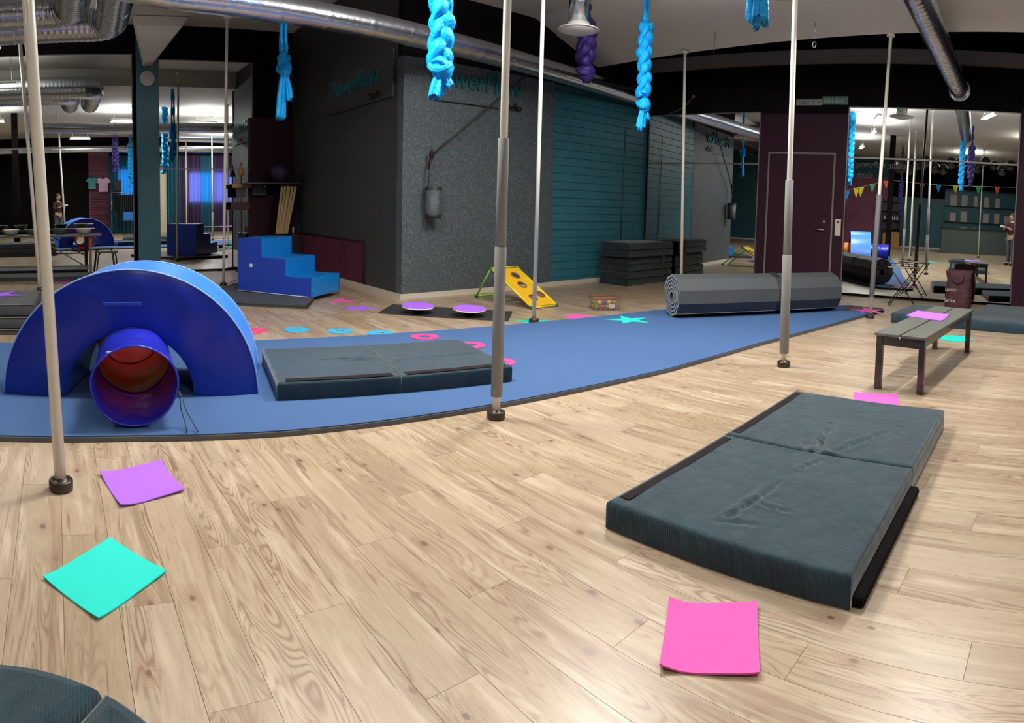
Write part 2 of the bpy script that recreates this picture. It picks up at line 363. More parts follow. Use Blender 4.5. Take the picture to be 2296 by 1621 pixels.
class B:
    def __init__(s): s.v = []; s.f = []; s.sm = []
    def add(s, vs, fs, smooth=False):
        o = len(s.v); s.v += [tuple(v) for v in vs]
        for f in fs: s.f.append(tuple(i + o for i in f)); s.sm.append(smooth)
        return s
    def box(s, a, b, T=None):
        (x0, y0, z0), (x1, y1, z1) = a, b
        vs = [Vector(p) for p in ((x0, y0, z0), (x1, y0, z0), (x1, y1, z0), (x0, y1, z0), (x0, y0, z1), (x1, y0, z1), (x1, y1, z1), (x0, y1, z1))]
        if T is not None: vs = [T @ v for v in vs]
        return s.add(vs, [(3, 2, 1, 0), (4, 5, 6, 7), (0, 1, 5, 4), (1, 2, 6, 5), (2, 3, 7, 6), (3, 0, 4, 7)])
    def bbox(s, a, b, r, T=None):
        """box with chamfered edges (rounded look)"""
        bm = bmesh.new(); bmesh.ops.create_cube(bm, size=1)
        c = [(p + q) / 2 for p, q in zip(a, b)]; d = [q - p for p, q in zip(a, b)]
        for v in bm.verts: v.co = Vector((c[0] + v.co.x * d[0], c[1] + v.co.y * d[1], c[2] + v.co.z * d[2]))
        bmesh.ops.bevel(bm, geom=bm.edges[:], offset=r, segments=2, affect='EDGES', profile=.5)
        if T is not None: bm.transform(T)
        bm.verts.index_update()
        s.add([v.co for v in bm.verts], [tuple(v.index for v in f.verts) for f in bm.faces], False); bm.free(); return s
    def tube(s, pts, r, n=12, caps=True, smooth=True, rf=None, pleat=0):
        pts = [Vector(p) for p in pts]; rings = []
        up = None
        for i, p in enumerate(pts):
            t = (pts[min(i + 1, len(pts) - 1)] - pts[max(i - 1, 0)]).normalized()
            if up is None:
                up = t.cross(Vector((0, 0, 1)))
                if up.length < .1: up = Vector((1, 0, 0))
                up = (up - t * up.dot(t)).normalized()
            else:
                up = (up - t * up.dot(t)).normalized()
            w = t.cross(up)
            rr = rf(i / max(1, len(pts) - 1)) if rf else (r[i] if isinstance(r, (list, tuple)) else r)
            rings.append([p + (up * cos(2 * pi * k / n) + w * sin(2 * pi * k / n)) * rr * (1 + (pleat * (sin(2 * pi * k / n * 5 + i * .21) + .6 * sin(2 * pi * k / n * 3 - i * .33)) if pleat else 0)) for k in range(n)])
        vs = [v for R in rings for v in R]; fs = []
        for i in range(len(pts) - 1):
            for k in range(n):
                a, b = i * n + k, i * n + (k + 1) % n
                fs.append((a, b, b + n, a + n))
        o = len(s.v); s.add(vs, fs, smooth)
        if caps:
            s.f.append(tuple(o + k for k in reversed(range(n)))); s.sm.append(False)
            s.f.append(tuple(o + (len(pts) - 1) * n + k for k in range(n))); s.sm.append(False)
        return s
    def lathe(s, prof, n=24, T=None, smooth=True):
        vs = []; fs = []
        for (r, z) in prof:
            for k in range(n): vs.append(Vector((r * cos(2 * pi * k / n), r * sin(2 * pi * k / n), z)))
        for i in range(len(prof) - 1):
            for k in range(n):
                a, b = i * n + k, i * n + (k + 1) % n
                fs.append((a, b, b + n, a + n))
        if T is not None: vs = [T @ v for v in vs]
        o = len(s.v); s.add(vs, fs, smooth)
        if prof[0][0] > 1e-4: s.f.append(tuple(o + k for k in reversed(range(n)))); s.sm.append(False)
        if prof[-1][0] > 1e-4: s.f.append(tuple(o + (len(prof) - 1) * n + k for k in range(n))); s.sm.append(False)
        return s
    def prism(s, poly, z0, z1, T=None):
        n = len(poly)
        vs = [Vector((p[0], p[1], z0)) for p in poly] + [Vector((p[0], p[1], z1)) for p in poly]
        if T is not None: vs = [T @ v for v in vs]
        fs = [tuple(reversed(range(n))), tuple(range(n, 2 * n))] + [(i, (i + 1) % n, n + (i + 1) % n, n + i) for i in range(n)]
        return s.add(vs, fs)
    def sphere(s, c, r, n=12, m=8, sc=(1, 1, 1), noise=0):
        vs = []; fs = []
        c = Vector(c)
        for i in range(m + 1):
            for k in range(n):
                a = pi * i / m; b = 2 * pi * k / n
                rr = r * (1 + (noise * sin(3 * b + i) * cos(2 * a * 2 + k) if noise else 0))
                vs.append(c + Vector((rr * sin(a) * cos(b) * sc[0], rr * sin(a) * sin(b) * sc[1], rr * cos(a) * sc[2])))
        for i in range(m):
            for k in range(n):
                a, b = i * n + k, i * n + (k + 1) % n
                fs.append((a, a + n, b + n, b))
        return s.add(vs, fs, True)
    def build(s, name, m, parent=None, origin=None):
        me = bpy.data.meshes.new(name)
        o = origin if origin is not None else Vector((0, 0, 0))
        vs = [(v[0] - o[0], v[1] - o[1], v[2] - o[2]) for v in s.v] if origin is not None else s.v
        me.from_pydata(vs, [], s.f)
        for p, f in zip(me.polygons, s.sm): p.use_smooth = f
        bm = bmesh.new(); bm.from_mesh(me); bmesh.ops.remove_doubles(bm, verts=bm.verts[:], dist=1e-6)
        bmesh.ops.recalc_face_normals(bm, faces=bm.faces[:]); bm.to_mesh(me); bm.free()
        me.materials.append(M[m] if isinstance(m, str) else m)
        ob = bpy.data.objects.new(name, me); COL.objects.link(ob)
        if origin is not None: ob.location = o
        if parent is not None: ob.parent = parent
        return ob
def tag(o, label=None, cat=None, group=None, kind=None):
    if label: o['label'] = label
    if cat: o['category'] = cat
    if group: o['group'] = group
    if kind: o['kind'] = kind
    return o
def empty(name, loc, label, cat, group=None, rz=0):
    o = bpy.data.objects.new(name, None); COL.objects.link(o)
    o.location = loc; o.rotation_euler = (0, 0, rz); o.empty_display_size = .1
    return tag(o, label, cat, group)
def frame(o, xdir, zdir=(0, 0, 1)):
    """matrix: local x along xdir, local z along zdir, at o"""
    x = Vector(xdir).normalized(); z = Vector(zdir); z = (z - x * z.dot(x)).normalized(); y = z.cross(x)
    return Matrix(((x.x, y.x, z.x, o[0]), (x.y, y.y, z.y, o[1]), (x.z, y.z, z.z, o[2]), (0, 0, 0, 1)))
def thing(name, T, label, cat, group=None):
    o = bpy.data.objects.new(name, None); COL.objects.link(o); o.matrix_world = T; o.empty_display_size = .1
    return tag(o, label, cat, group)
def copy_tree(o, parent=None):
    c = o.copy(); COL.objects.link(c); c.parent = parent
    for ch in list(o.children): copy_tree(ch, c)
    return c
def struct(name, b, m, parent=None):
    o = b.build(name, m, parent)
    if parent is None: o['kind'] = 'structure'
    return o
def text(name, s, T, size, depth, m, parent=None, shear=0, xs=1.0, spacing=1.0):
    cu = bpy.data.curves.new(name, 'FONT'); cu.body = s; cu.size = size; cu.extrude = depth / 2; cu.shear = shear
    cu.space_character = spacing; cu.resolution_u = 4
    tmp = bpy.data.objects.new(name + '_tmp', cu); COL.objects.link(tmp)
    dg = bpy.context.evaluated_depsgraph_get()
    me = bpy.data.meshes.new_from_object(tmp.evaluated_get(dg))
    bpy.data.objects.remove(tmp)
    me.transform(T @ Matrix.Diagonal((xs, 1, 1, 1)))
    me.name = name; me.materials.clear(); me.materials.append(M[m])
    o = bpy.data.objects.new(name, me); COL.objects.link(o)
    if parent is not None: o.parent = parent
    return o

# ================================================================== STRUCTURE
ROOM_H = 4.3
# floor: slab + planks
fl = struct('floor', B().box((-10.6, -4.8, -.12), (11.4, 13.0, -.012)), 'subfloor')
cp, sp_ = cos(PANG), sin(PANG)
def w2p(x, y): return (x * cp + y * sp_, -x * sp_ + y * cp)     # rotate by -PANG
def p2w(u, v): return (u * cp - v * sp_, u * sp_ + v * cp)
pb = B(); g = .0004
pb.add([(g, g, -.012), (PW - g, g, -.012), (PW - g, PL - g, -.012), (g, PL - g, -.012),
        (g, g, -.0015), (PW - g, g, -.0015), (PW - g, PL - g, -.0015), (g, PL - g, -.0015),
        (2 * g, 2 * g, 0), (PW - 2 * g, 2 * g, 0), (PW - 2 * g, PL - 2 * g, 0), (2 * g, PL - 2 * g, 0)],
       [(3, 2, 1, 0)] + [(i, (i + 1) % 4, 4 + (i + 1) % 4, 4 + i) for i in range(4)] + [(4 + i, 4 + (i + 1) % 4, 8 + (i + 1) % 4, 8 + i) for i in range(4)] + [(8, 9, 10, 11)])
first = pb.build('plank', 'plank', fl)
pm = first.data
cand = []; rest = B()
i0, i1 = int(-12 / PW) - 2, int(13 / PW) + 2
for i in range(i0, i1):
    off = plank_off(i) if i >= 0 else ((i * 0.618034 + 1000) % 1.0) * PL
    for j in range(-6, 13):
        u, v = i * PW, off + j * PL
        cx, cy = p2w(u + PW / 2, v + PL / 2)
        if not (-10.4 < cx < 11.2 and -4.7 < cy < 12.9): continue
        if (Vector((cx, cy, 0)) - Vector((RK.x, RK.y, 0))).dot(RN) > .3: continue
        az = atan2(cx, cy) - .66; d = sqrt(cx * cx + cy * cy)
        vis = abs(az) < .86 and d > 1.2 or (abs(az) < 1.2 and 1.5 < d < 2.6)
        cand.append((d if vis else d + 50, u, v))
cand.sort()
for k, (d, u, v) in enumerate(cand):
    if k < 300:
        o = first if k == 0 else first.copy()
        if k: COL.objects.link(o); o.parent = fl
        x, y = p2w(u, v); o.location = (x, y, 0); o.rotation_euler = (0, 0, PANG)
    else:
        T = Matrix.Translation((*p2w(u, v), 0)) @ Matrix.Rotation(PANG, 4, 'Z')
        vs = [T @ Vector(q) for q in ((g, g, 0), (PW - g, g, 0), (PW - g, PL - g, 0), (g, PL - g, 0), (g, g, -.012), (PW - g, g, -.012), (PW - g, PL - g, -.012), (g, PL - g, -.012))]
        rest.add(vs, [(0, 1, 2, 3), (4, 5, 1, 0), (5, 6, 2, 1), (6, 7, 3, 2), (7, 4, 0, 3)])
ro = rest.build('plank', 'plank', fl); ro['kind'] = 'stuff'

# ceilings
WC, WK = Vector((4.2, 7.9, 0)), Vector((9.61, 8.2, 0))
WD = (WK - WC).normalized(); WN = Vector((WD.y, -WD.x, 0))      # WN points into the room (towards -Y)
struct('ceiling', B().box((-10.6, -4.8, 4.3), (6.6, 8.3, 4.8)), 'ceiling_paint')
struct('ceiling', B().box((-10.6, 8.3, 4.72), (4.2, 13.0, 4.85)), 'ceiling_paint')
struct('ceiling', B().add(
    [(6.6, -4.8, 4.3), (6.6, 8.3, 4.3), (8.15, 8.3, 3.8), (8.15, -4.8, 3.8), (6.6, -4.8, 4.45), (6.6, 8.3, 4.45), (8.15, 8.3, 4.45), (8.15, -4.8, 4.45)],
    [(0, 1, 2, 3), (7, 6, 5, 4), (4, 5, 1, 0), (5, 6, 2, 1), (6, 7, 3, 2), (7, 4, 0, 3)]), 'ceiling_paint')
struct('ceiling', B().box((8.15, -4.8, 4.55), (11.6, 10.4, 4.7)), 'black_paint')
def wallbox(b, P, D, N, s0, s1, z0, z1, d0, d1):
    """box along a wall: D along, N into the room; d0<d1 distances into the room"""
    T = Matrix(((D.x, N.x, 0, P.x), (D.y, N.y, 0, P.y), (0, 0, 1, 0), (0, 0, 0, 1)))
    return b.box((s0, d0, z0), (s1, d1, z1), T)
INR, INL = -RN, -LN
# right wall (mirrors, door): black above, maroon around the door
struct('wall_right', wallbox(B(), RK, RD, INR, -.3, 14.5, -.1, 4.7, -.2, 0), 'black_paint')
def RT(s, d, z):   # point on right wall
    p = RK + RD * s + INR * d; return Vector((p.x, p.y, z))
struct('trim_1', wallbox(wallbox(B(), RK, RD, INR, 2.32, 3.95, 0, 3.10, 0, .03), RK, RD, INR, 6.82, 7.6, 0, 3.3, 0, .05), 'maroon_paint')
struct('trim_2', wallbox(B(), RK, RD, INR, 0, 13, 3.95, 4.17, 0, .12), 'grey_beam')
# far wall behind the left mirrors
struct('wall_far', wallbox(B(), LP, LD, INL, -12, 3.35, -.1, 4.85, -.2, 0), 'black_paint')
struct('wall_left', B().box((-10.6, -4.8, -.1), (-10, 13, 4.8)), 'teal_dark')
struct('wall_rear', B().box((-10.6, -4.8, -.1), (12, -4.2, 4.8)), 'black_paint')
# the block: dark side wall and the grey flecked front, teal brick continuing
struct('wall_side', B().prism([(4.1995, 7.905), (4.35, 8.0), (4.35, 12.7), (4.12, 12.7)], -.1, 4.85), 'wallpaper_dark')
struct('trim_3', B().prism([(3.2, 12.43), (4.13, 12.45), (4.13, 12.38), (3.2, 12.36)], 0, 3.0), 'maroon_paint')
wf = struct('wall_front', wallbox(B(), WC, WD, WN, 0, 2.88, -.1, 3.36, -.15, 0), 'wallpaper')
struct('wall_upper', wallbox(wallbox(B(), WC, WD, WN, 0, 2.88, 3.36, 4.7, -.15, 0), WC, WD, WN, 2.88, 5.6, 3.36, 4.7, -.18, -.03), 'black_paint')
wt = struct('wall_back', wallbox(B(), WC, WD, WN, 2.88, 5.6, -.1, 3.36, -.25, -.035), 'teal_dark')
# bricks of the teal wall, one by one
bw, bh = .62, .135
bb = B().bbox((.0012, 0, .003), (bw - .0012, .032, bh - .003), .003)
bm0 = None; nrow = int(3.36 / bh)
TW = Matrix(((WD.x, WN.x, 0, WC.x), (WD.y, WN.y, 0, WC.y), (0, 0, 1, 0), (0, 0, 0, 1)))
for r in range(nrow):
    x = 2.88 - (bw / 2 if r % 2 else 0)
    while x < 5.42:
        xa, xb = max(x, 2.88), min(x + bw, 5.42)
        if xb - xa > .05:
            if bm0 is None:
                bm0 = bb.build('brick', 'teal_paint', wt); o = bm0
            else:
                o = bm0.copy(); COL.objects.link(o); o.parent = wt
            o.matrix_world = TW @ Matrix.Translation((xa, -.036 + random.uniform(-.001, .001), r * bh)) @ Matrix.Diagonal(((xb - xa) / bw, 1, 1, 1))
        x += bw
# baseboards
struct('baseboard_front', wallbox(B(), WC, WD, WN, 0, 5.42, 0, .075, -.03, .018), 'baseboard')
struct('baseboard_side', B().prism([(4.2, 7.9), (4.11, 12.45), (4.092, 12.45), (4.182, 7.9)], 0, .075), 'baseboard')
struct('baseboard_left', B().box((-10, -4.2, 0), (-9.98, 12.8, .08)), 'baseboard')

# ================================================================== MIRRORS
def wall_mirror(P, D, N, s0, s1, z0, z1, seam, label, vseams=()):
    root = thing('wall_mirror', Matrix.Translation(P + D * ((s0 + s1) / 2) + N * .01), label, 'mirror')
    inv = root.matrix_world.inverted()
    def part(name, b, m):
        b.v = [tuple(inv @ Vector(v)) for v in b.v]; return b.build(name, m, root)
    e = .018
    ss = [s0, *vseams, s1]
    for a, c in zip(ss[:-1], ss[1:]):
        part('pane', wallbox(B(), P, D, N, a + .004, c - .004, z0, seam - .012, .004, .03), 'mirror')
        part('pane', wallbox(B(), P, D, N, a + .004, c - .004, seam + .012, z1, .004, .03), 'mirror')
    f = B()
    wallbox(f, P, D, N, s0 - e, s1 + e, z1, z1 + e, .0, .034)
    wallbox(f, P, D, N, s0 - e, s0, z0, z1, .0, .034); wallbox(f, P, D, N, s1, s1 + e, z0, z1, .0, .034)
    part('frame', f, 'mirror_edge')
    part('seam_strip', wallbox(B(), P, D, N, s0, s1, seam - .014, seam + .014, .0, .035), 'mirror_edge')
    return root
wall_mirror(RK, RD, INR, .03, 2.30, .06, 3.12, 2.22, 'narrow wall mirror left of the maroon door, meeting the teal brick wall')
big = wall_mirror(RK, RD, INR, 3.93, 6.80, .05, 3.20, 2.36, 'large wall mirror right of the maroon door, behind the bench')
wall_mirror(LP, LD, INL, -7.0, -.10, .04, 4.15, 2.42, 'wide wall mirror left of the teal steel column, behind the long table')
wall_mirror(LP, LD, INL, .42, 2.26, .04, 4.06, 2.0, 'tall wall mirror between the teal column and the dark side wall')

# ================================================================== DOOR on the right wall
dr = struct('door_1', wallbox(B(), RK, RD, INR, 2.53, 3.70, .02, 2.40, .03, .055), 'maroon_paint')
fb = B(); wallbox(fb, RK, RD, INR, 2.50, 2.53, 0, 2.43, .03, .06); wallbox(fb, RK, RD, INR, 3.70, 3.73, 0, 2.43, .03, .06); wallbox(fb, RK, RD, INR, 2.50, 3.73, 2.40, 2.43, .03, .06)
fb.build('door_frame', 'grey_beam', dr)
hb = B(); p = RT(3.58, .055, 1.11)
hb.tube([p, p + INR * .05], .018, 10); hb.tube([p + INR * .05, p + INR * .05 - RD * .14], .010, 8)
hb.tube([RT(3.58, .05, 1.25), RT(3.58, .065, 1.25)], .028, 14)
hb.build('handle', 'steel', dr)
cr = tag(wallbox(B(), RK, RD, INR, 3.775, 3.875, 1.02, 1.30, .03, .06).build('card_reader', 'cream_plastic'), 'cream wall plate with a keyhole beside the maroon door', 'wall switch')
B().tube([RT(3.825, .06, 1.25), RT(3.825, .066, 1.25)], .018, 12).build('keyhole', 'letter_black', cr)
# exit sign
ex = thing('exit_sign', Matrix.Translation(RT(3.45, .04, 3.3)), 'long green and grey emergency exit sign above the maroon door', 'sign')
inv = ex.matrix_world.inverted()
def local(b, inv): b.v = [tuple(inv @ Vector(v)) for v in b.v]; return b
ap_ = local(wallbox(B(), RK, RD, INR, 2.97, 3.44, 3.24, 3.34, .02, .05), inv).build('arrow_panel', 'sign_grey', ex)
ep_ = local(wallbox(B(), RK, RD, INR, 3.44, 3.90, 3.25, 3.39, .02, .05), inv).build('exit_panel', 'sign_green', ex)
def wallT(P, D, N, s, z, d):     # text frame on a wall: x along D, y up, z out of wall
    o = P + D * s + N * d
    return Matrix(((D.x, 0, N.x, o.x), (D.y, 0, N.y, o.y), (0, 1, 0, z), (0, 0, 0, 1)))
text('lettering', 'VESI', inv @ wallT(RK, RD, INR, 3.05, 3.26, .052), .085, .002, 'letter_black', ap_)
text('lettering', '<->', inv @ wallT(RK, RD, INR, 3.27, 3.262, .052), .085, .002, 'letter_black', ap_)
text('lettering', 'Ulos-Exit', inv @ wallT(RK, RD, INR, 3.465, 3.285, .052), .105, .002, 'letter_pale', ep_, xs=.92)
# chalk writing on the mirror
wr = text('mirror_writing', '@powerflow_studio', wallT(RK, RD, INR, 3.97, 2.20, .032), .16, .001, 'chalk', shear=.2, xs=.72)
tag(wr, 'thin grey handwriting on the large mirror, account name line', 'writing')
wr = text('mirror_writing', '#pole', wallT(RK, RD, INR, 4.1, 2.02, .032), .15, .001, 'chalk', shear=.2, xs=.8)
tag(wr, 'thin grey handwriting on the large mirror, short line below the account name', 'writing')

# ================================================================== BLUE RUNNER MAT
fp = [G(*p) for p in ((0, 990), (300, 990), (650, 978), (900, 950), (1110, 917), (1300, 880), (1500, 835), (1700, 777), (1900, 722), (1983, 699))]
bp_ = [G(*p, .035) for p in ((1908, 684), (1500, 692), (1300, 713), (900, 746), (560, 763), (0, 768))]
fa, fz = fp[0], fp[1]
slope_left = (fp[3] - fp[0]).normalized()
poly = [fp[0] - Vector((1, -.08, 0)) * 2.2] + fp + bp_ + [bp_[-1] - Vector((1, -.08, 0)) * 2.2]
poly2 = [(p.x, p.y) for p in poly]
runner = thing('runner_mat', Matrix.Translation((3, 4.6, 0)), 'long blue carpet-topped exercise runner mat across the wooden floor', 'mat')
inv = runner.matrix_world.inverted()
local(B().prism(poly2, 0, .028), inv).build('foam_base', 'mat_foam', runner)
cx = sum(p[0] for p in poly2) / len(poly2); cy = sum(p[1] for p in poly2) / len(poly2)
local(B().prism([(p[0] + (-.006 if p[0] > cx else .006), p[1] + (-.006 if p[1] > cy else .006)) for p in poly2], .028, .036), inv).build('carpet_top', 'mat_blue', runner)
MZ = .036

# ================================================================== FOAM ARCH
a0, a1 = G(10, 882, MZ), G(578, 882, MZ)
ax_ = (a1 - a0).normalized(); W_ = (a1 - a0).length
ac = (a0 + a1) / 2
arch = thing('foam_arch', frame(ac, ax_), 'large blue half-round foam arch standing on the runner mat', 'soft play block')
RO, RI, AH, DP = W_ / 2, W_ / 2 * .50, .865, .62
NA = 48
def arc(r, h, k): a = pi * k / NA; return (-cos(a) * r, h * sin(a))
hi = .44
bd = B()
def archring(r0, h0, r1, h1, y, flip):
    vs = [];
    for k in range(NA + 1):
        x, z = arc(r0, h0, k); vs.append((x, y, z))
    for k in range(NA + 1):
        x, z = arc(r1, h1, k); vs.append((x, y, z))
    n = NA + 1
    return vs, [(k, k + 1, n + k + 1, n + k) for k in range(NA)]
# front and back faces (slightly puffed), outer cover, inner lining
arch_faces = []
for y, nm in ((0, 'front_face'), (DP, 'back_face')):
    b = B(); ts = [0, .06, .25, .5, .75, .94, 1]; vs = []
    for t in ts:
        pf = .022 * sin(pi * t) ** .6 * (-1 if y == 0 else 1)
        for k in range(NA + 1):
            xo, zo = arc(RO, AH, k); xi, zi = arc(RI, hi, k)
            vs.append((xi + (xo - xi) * t, y + pf * (1 + .25 * sin(k * .9 + t * 5)), zi + (zo - zi) * t))
    n = NA + 1
    b.add(vs, [(i * n + k, i * n + k + 1, (i + 1) * n + k + 1, (i + 1) * n + k) for i in range(len(ts) - 1) for k in range(NA)], True)
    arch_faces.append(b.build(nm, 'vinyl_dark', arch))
ARCH_SKEW = .15
b = B(); vs = []; ys = [0, .02, .23, .44, DP]; n = NA + 1
for y in ys:
    for k in range(n): x, z = arc(RO + .004 * sin(pi * y / DP), AH, k); vs.append((x, y, z))
b.add(vs, [(i * n + k, i * n + k + 1, (i + 1) * n + k + 1, (i + 1) * n + k) for i in range(len(ys) - 1) for k in range(NA)], True)
b.build('outer_cover', 'vinyl_light', arch)
b = B(); vs = []
for y in (0, DP):
    for k in range(n): x, z = arc(RI, hi, k); vs.append((x, y, z))
b.add(vs, [(k, k + 1, n + k + 1, n + k) for k in range(NA)], True)
b.add([(-RO, 0, 0), (-RI, 0, 0), (-RI, DP, 0), (-RO, DP, 0), (RO, 0, 0), (RI, 0, 0), (RI, DP, 0), (RO, DP, 0)], [(0, 1, 2, 3), (4, 5, 6, 7)])
b.build('inner_lining', 'vinyl_light', arch)
for y in (-.004, DP + .004):
    b = B(); b.tube([Vector((*[arc(RO, AH, k)[0]], y, arc(RO, AH, k)[1] + .003)) for k in range(NA + 1)], .006, 6)
    b.build('piping', 'piping', arch)
B().bbox((-.17, -.030, .625), (.09, -.014, .652), .005).build('carry_handle', 'vinyl_navy', arch_faces[0])
B().tube([(-.02, DP + .03, .70), (.20, DP + .03, .70)], .012, 6).build('label_patch', 'piping_white', arch_faces[1])

for o in [arch] + list(arch.children_recursive):
    if o.type == 'MESH':
        for v in o.data.vertices: v.co.x += ARCH_SKEW * max(0, v.co.y)

# ================================================================== PLAY TUNNEL
tb = G(303, 960, MZ); TR = .255
tdir = Vector((.03, 1, 0)).normalized()
tun = thing('play_tunnel', frame(tb + Vector((0, 0, .006)), (tdir.y, -tdir.x, 0)), 'shiny blue fabric play tunnel with red, orange and yellow inside, passing under the foam arch', 'play tunnel')
def tunring(y, k, n=40):
    a = 2 * pi * k / n
    wob = 1 + .012 * sin(3 * a + y * 9) + .01 * sin(5 * a + y * 4)
    sag = 1 - .045 * abs(sin(pi * (y / .42)))
    r = TR * wob * sag
    return (r * cos(a) + .03 * sin(y * 1.5), y, TR * .93 + r * .925 * sin(a) + .008)
def tunpart(nm, m, y0, y1, off=0):
    n = 40; st = max(3, int((y1 - y0) / .04)); b = B(); vs = []
    for i in range(st + 1):
        y = y0 + (y1 - y0) * i / st
        for k in range(n):
            x, yy, z = tunring(y, k); vs.append((x, yy, z))
    b.add(vs, [(i * n + k, i * n + (k + 1) % n, (i + 1) * n + (k + 1) % n, (i + 1) * n + k) for i in range(st) for k in range(n)], True)
    return b.build(nm, m, tun)
tun0 = tunpart('fabric_section', 'tunnel_blue', 0, .62)
for y0, y1, m in ((.62, 1.10, 'tunnel_yellow'), (1.10, 1.42, 'tunnel_orange'), (1.42, 2.55, 'tunnel_red')):
    tunpart('fabric_section', m, y0, y1)
for y in (0, .62, 1.42, 2.55):
    b = B(); b.tube([tunring(y, k) for k in range(41)], .0075, 6, caps=False); b.build('hoop', 'tunnel_blue', tun)
for q in (((.262, .02, .20), (.27, .0, .10), (.285, -.05, .045), (.29, -.12, .005)), ((.268, .02, .19), (.30, -.02, .09), (.335, -.07, .03), (.35, -.13, .005))):
    b = B(); b.tube(q, .0035, 5); b.sphere(q[-1], .006, 6, 4); b.build('cord', 'strap', tun)
B().bbox((-.16, -.004, .44), (-.13, .0, .452), .001).build('care_tag', 'white_plastic', tun0)

# ================================================================== FOAM STEPS
s0, s1, s2 = G(533, 652, .06), G(697, 668, .06), G(734, 650, .06)
sx = (s1 - s0).normalized(); SL = (s1 - s0).length; SW = .80
steps = thing('foam_steps', frame(s0, sx), 'blue three-step foam staircase block by the maroon radiator', 'soft play block')
hs = [.77, .51, .265]
xs_ = [0, SL * .34, SL * .67, SL]
prof = [(0, 0), (SL, 0), (SL, hs[2]), (xs_[2], hs[2]), (xs_[2], hs[1]), (xs_[1], hs[1]), (xs_[1], hs[0]), (0, hs[0])]
def profprism(prof, y0, y1):
    b = B(); n = len(prof)
    vs = [(p[0], y0, p[1]) for p in prof] + [(p[0], y1, p[1]) for p in prof]
    b.add(vs, [tuple(range(n)), tuple(reversed(range(n, 2 * n)))] + [(i, (i + 1) % n, n + (i + 1) % n, n + i) for i in range(n)])
    return b
profprism(prof, 0.001, .012).build('side_panel', 'vinyl_navy', steps)
profprism(prof, SW - .012, SW).build('side_panel', 'vinyl_navy', steps)
B().box((.0, .012, .01), (.012, SW - .012, hs[0])).build('back_panel', 'vinyl_navy', steps)
for i, h in enumerate(hs):
    B().bbox((xs_[i] + .002, .010, 0), (xs_[i + 1], SW - .010, h), .010).build('step', 'vinyl_sky', steps)
B().bbox((.22, -.006, .36), (.27, .001, .41), .002).build('white_label', 'white_plastic', steps)
B().tube([(.0, -.004, .012), (SL * .97, -.004, .008)], .007, 6).build('piping', 'piping_white', steps)
# rubber mats beneath
rm = [G(500, 645, .06), G(500, 674, .06), G(690, 683, .06), G(704, 666, .06)]
q0 = rm[2]; q1 = rm[1] + (rm[1] - rm[2]).normalized() * .5
dd = (q1 - q0).normalized(); nn = Vector((dd.y, -dd.x, 0))
if nn.y < 0: nn = -nn
for k in range(3):
    e = .01 * k
    pl = [q0 + dd * e, q1 + dd * e, q1 + nn * 1.75, s0 + nn * 1.2 - dd * .9, rm[3]]
    o = B().prism([(v.x, v.y) for v in pl], .001 + k * .0195, .0195 + k * .0195).build('rubber_mat', 'rubber' if k % 2 else 'rubber_grey', origin=Vector((q0.x, q0.y, 0)))
    tag(o, ('lowest', 'middle', 'topmost')[k] + ' dark rubber mat of the pile beneath the blue foam steps', 'mat')

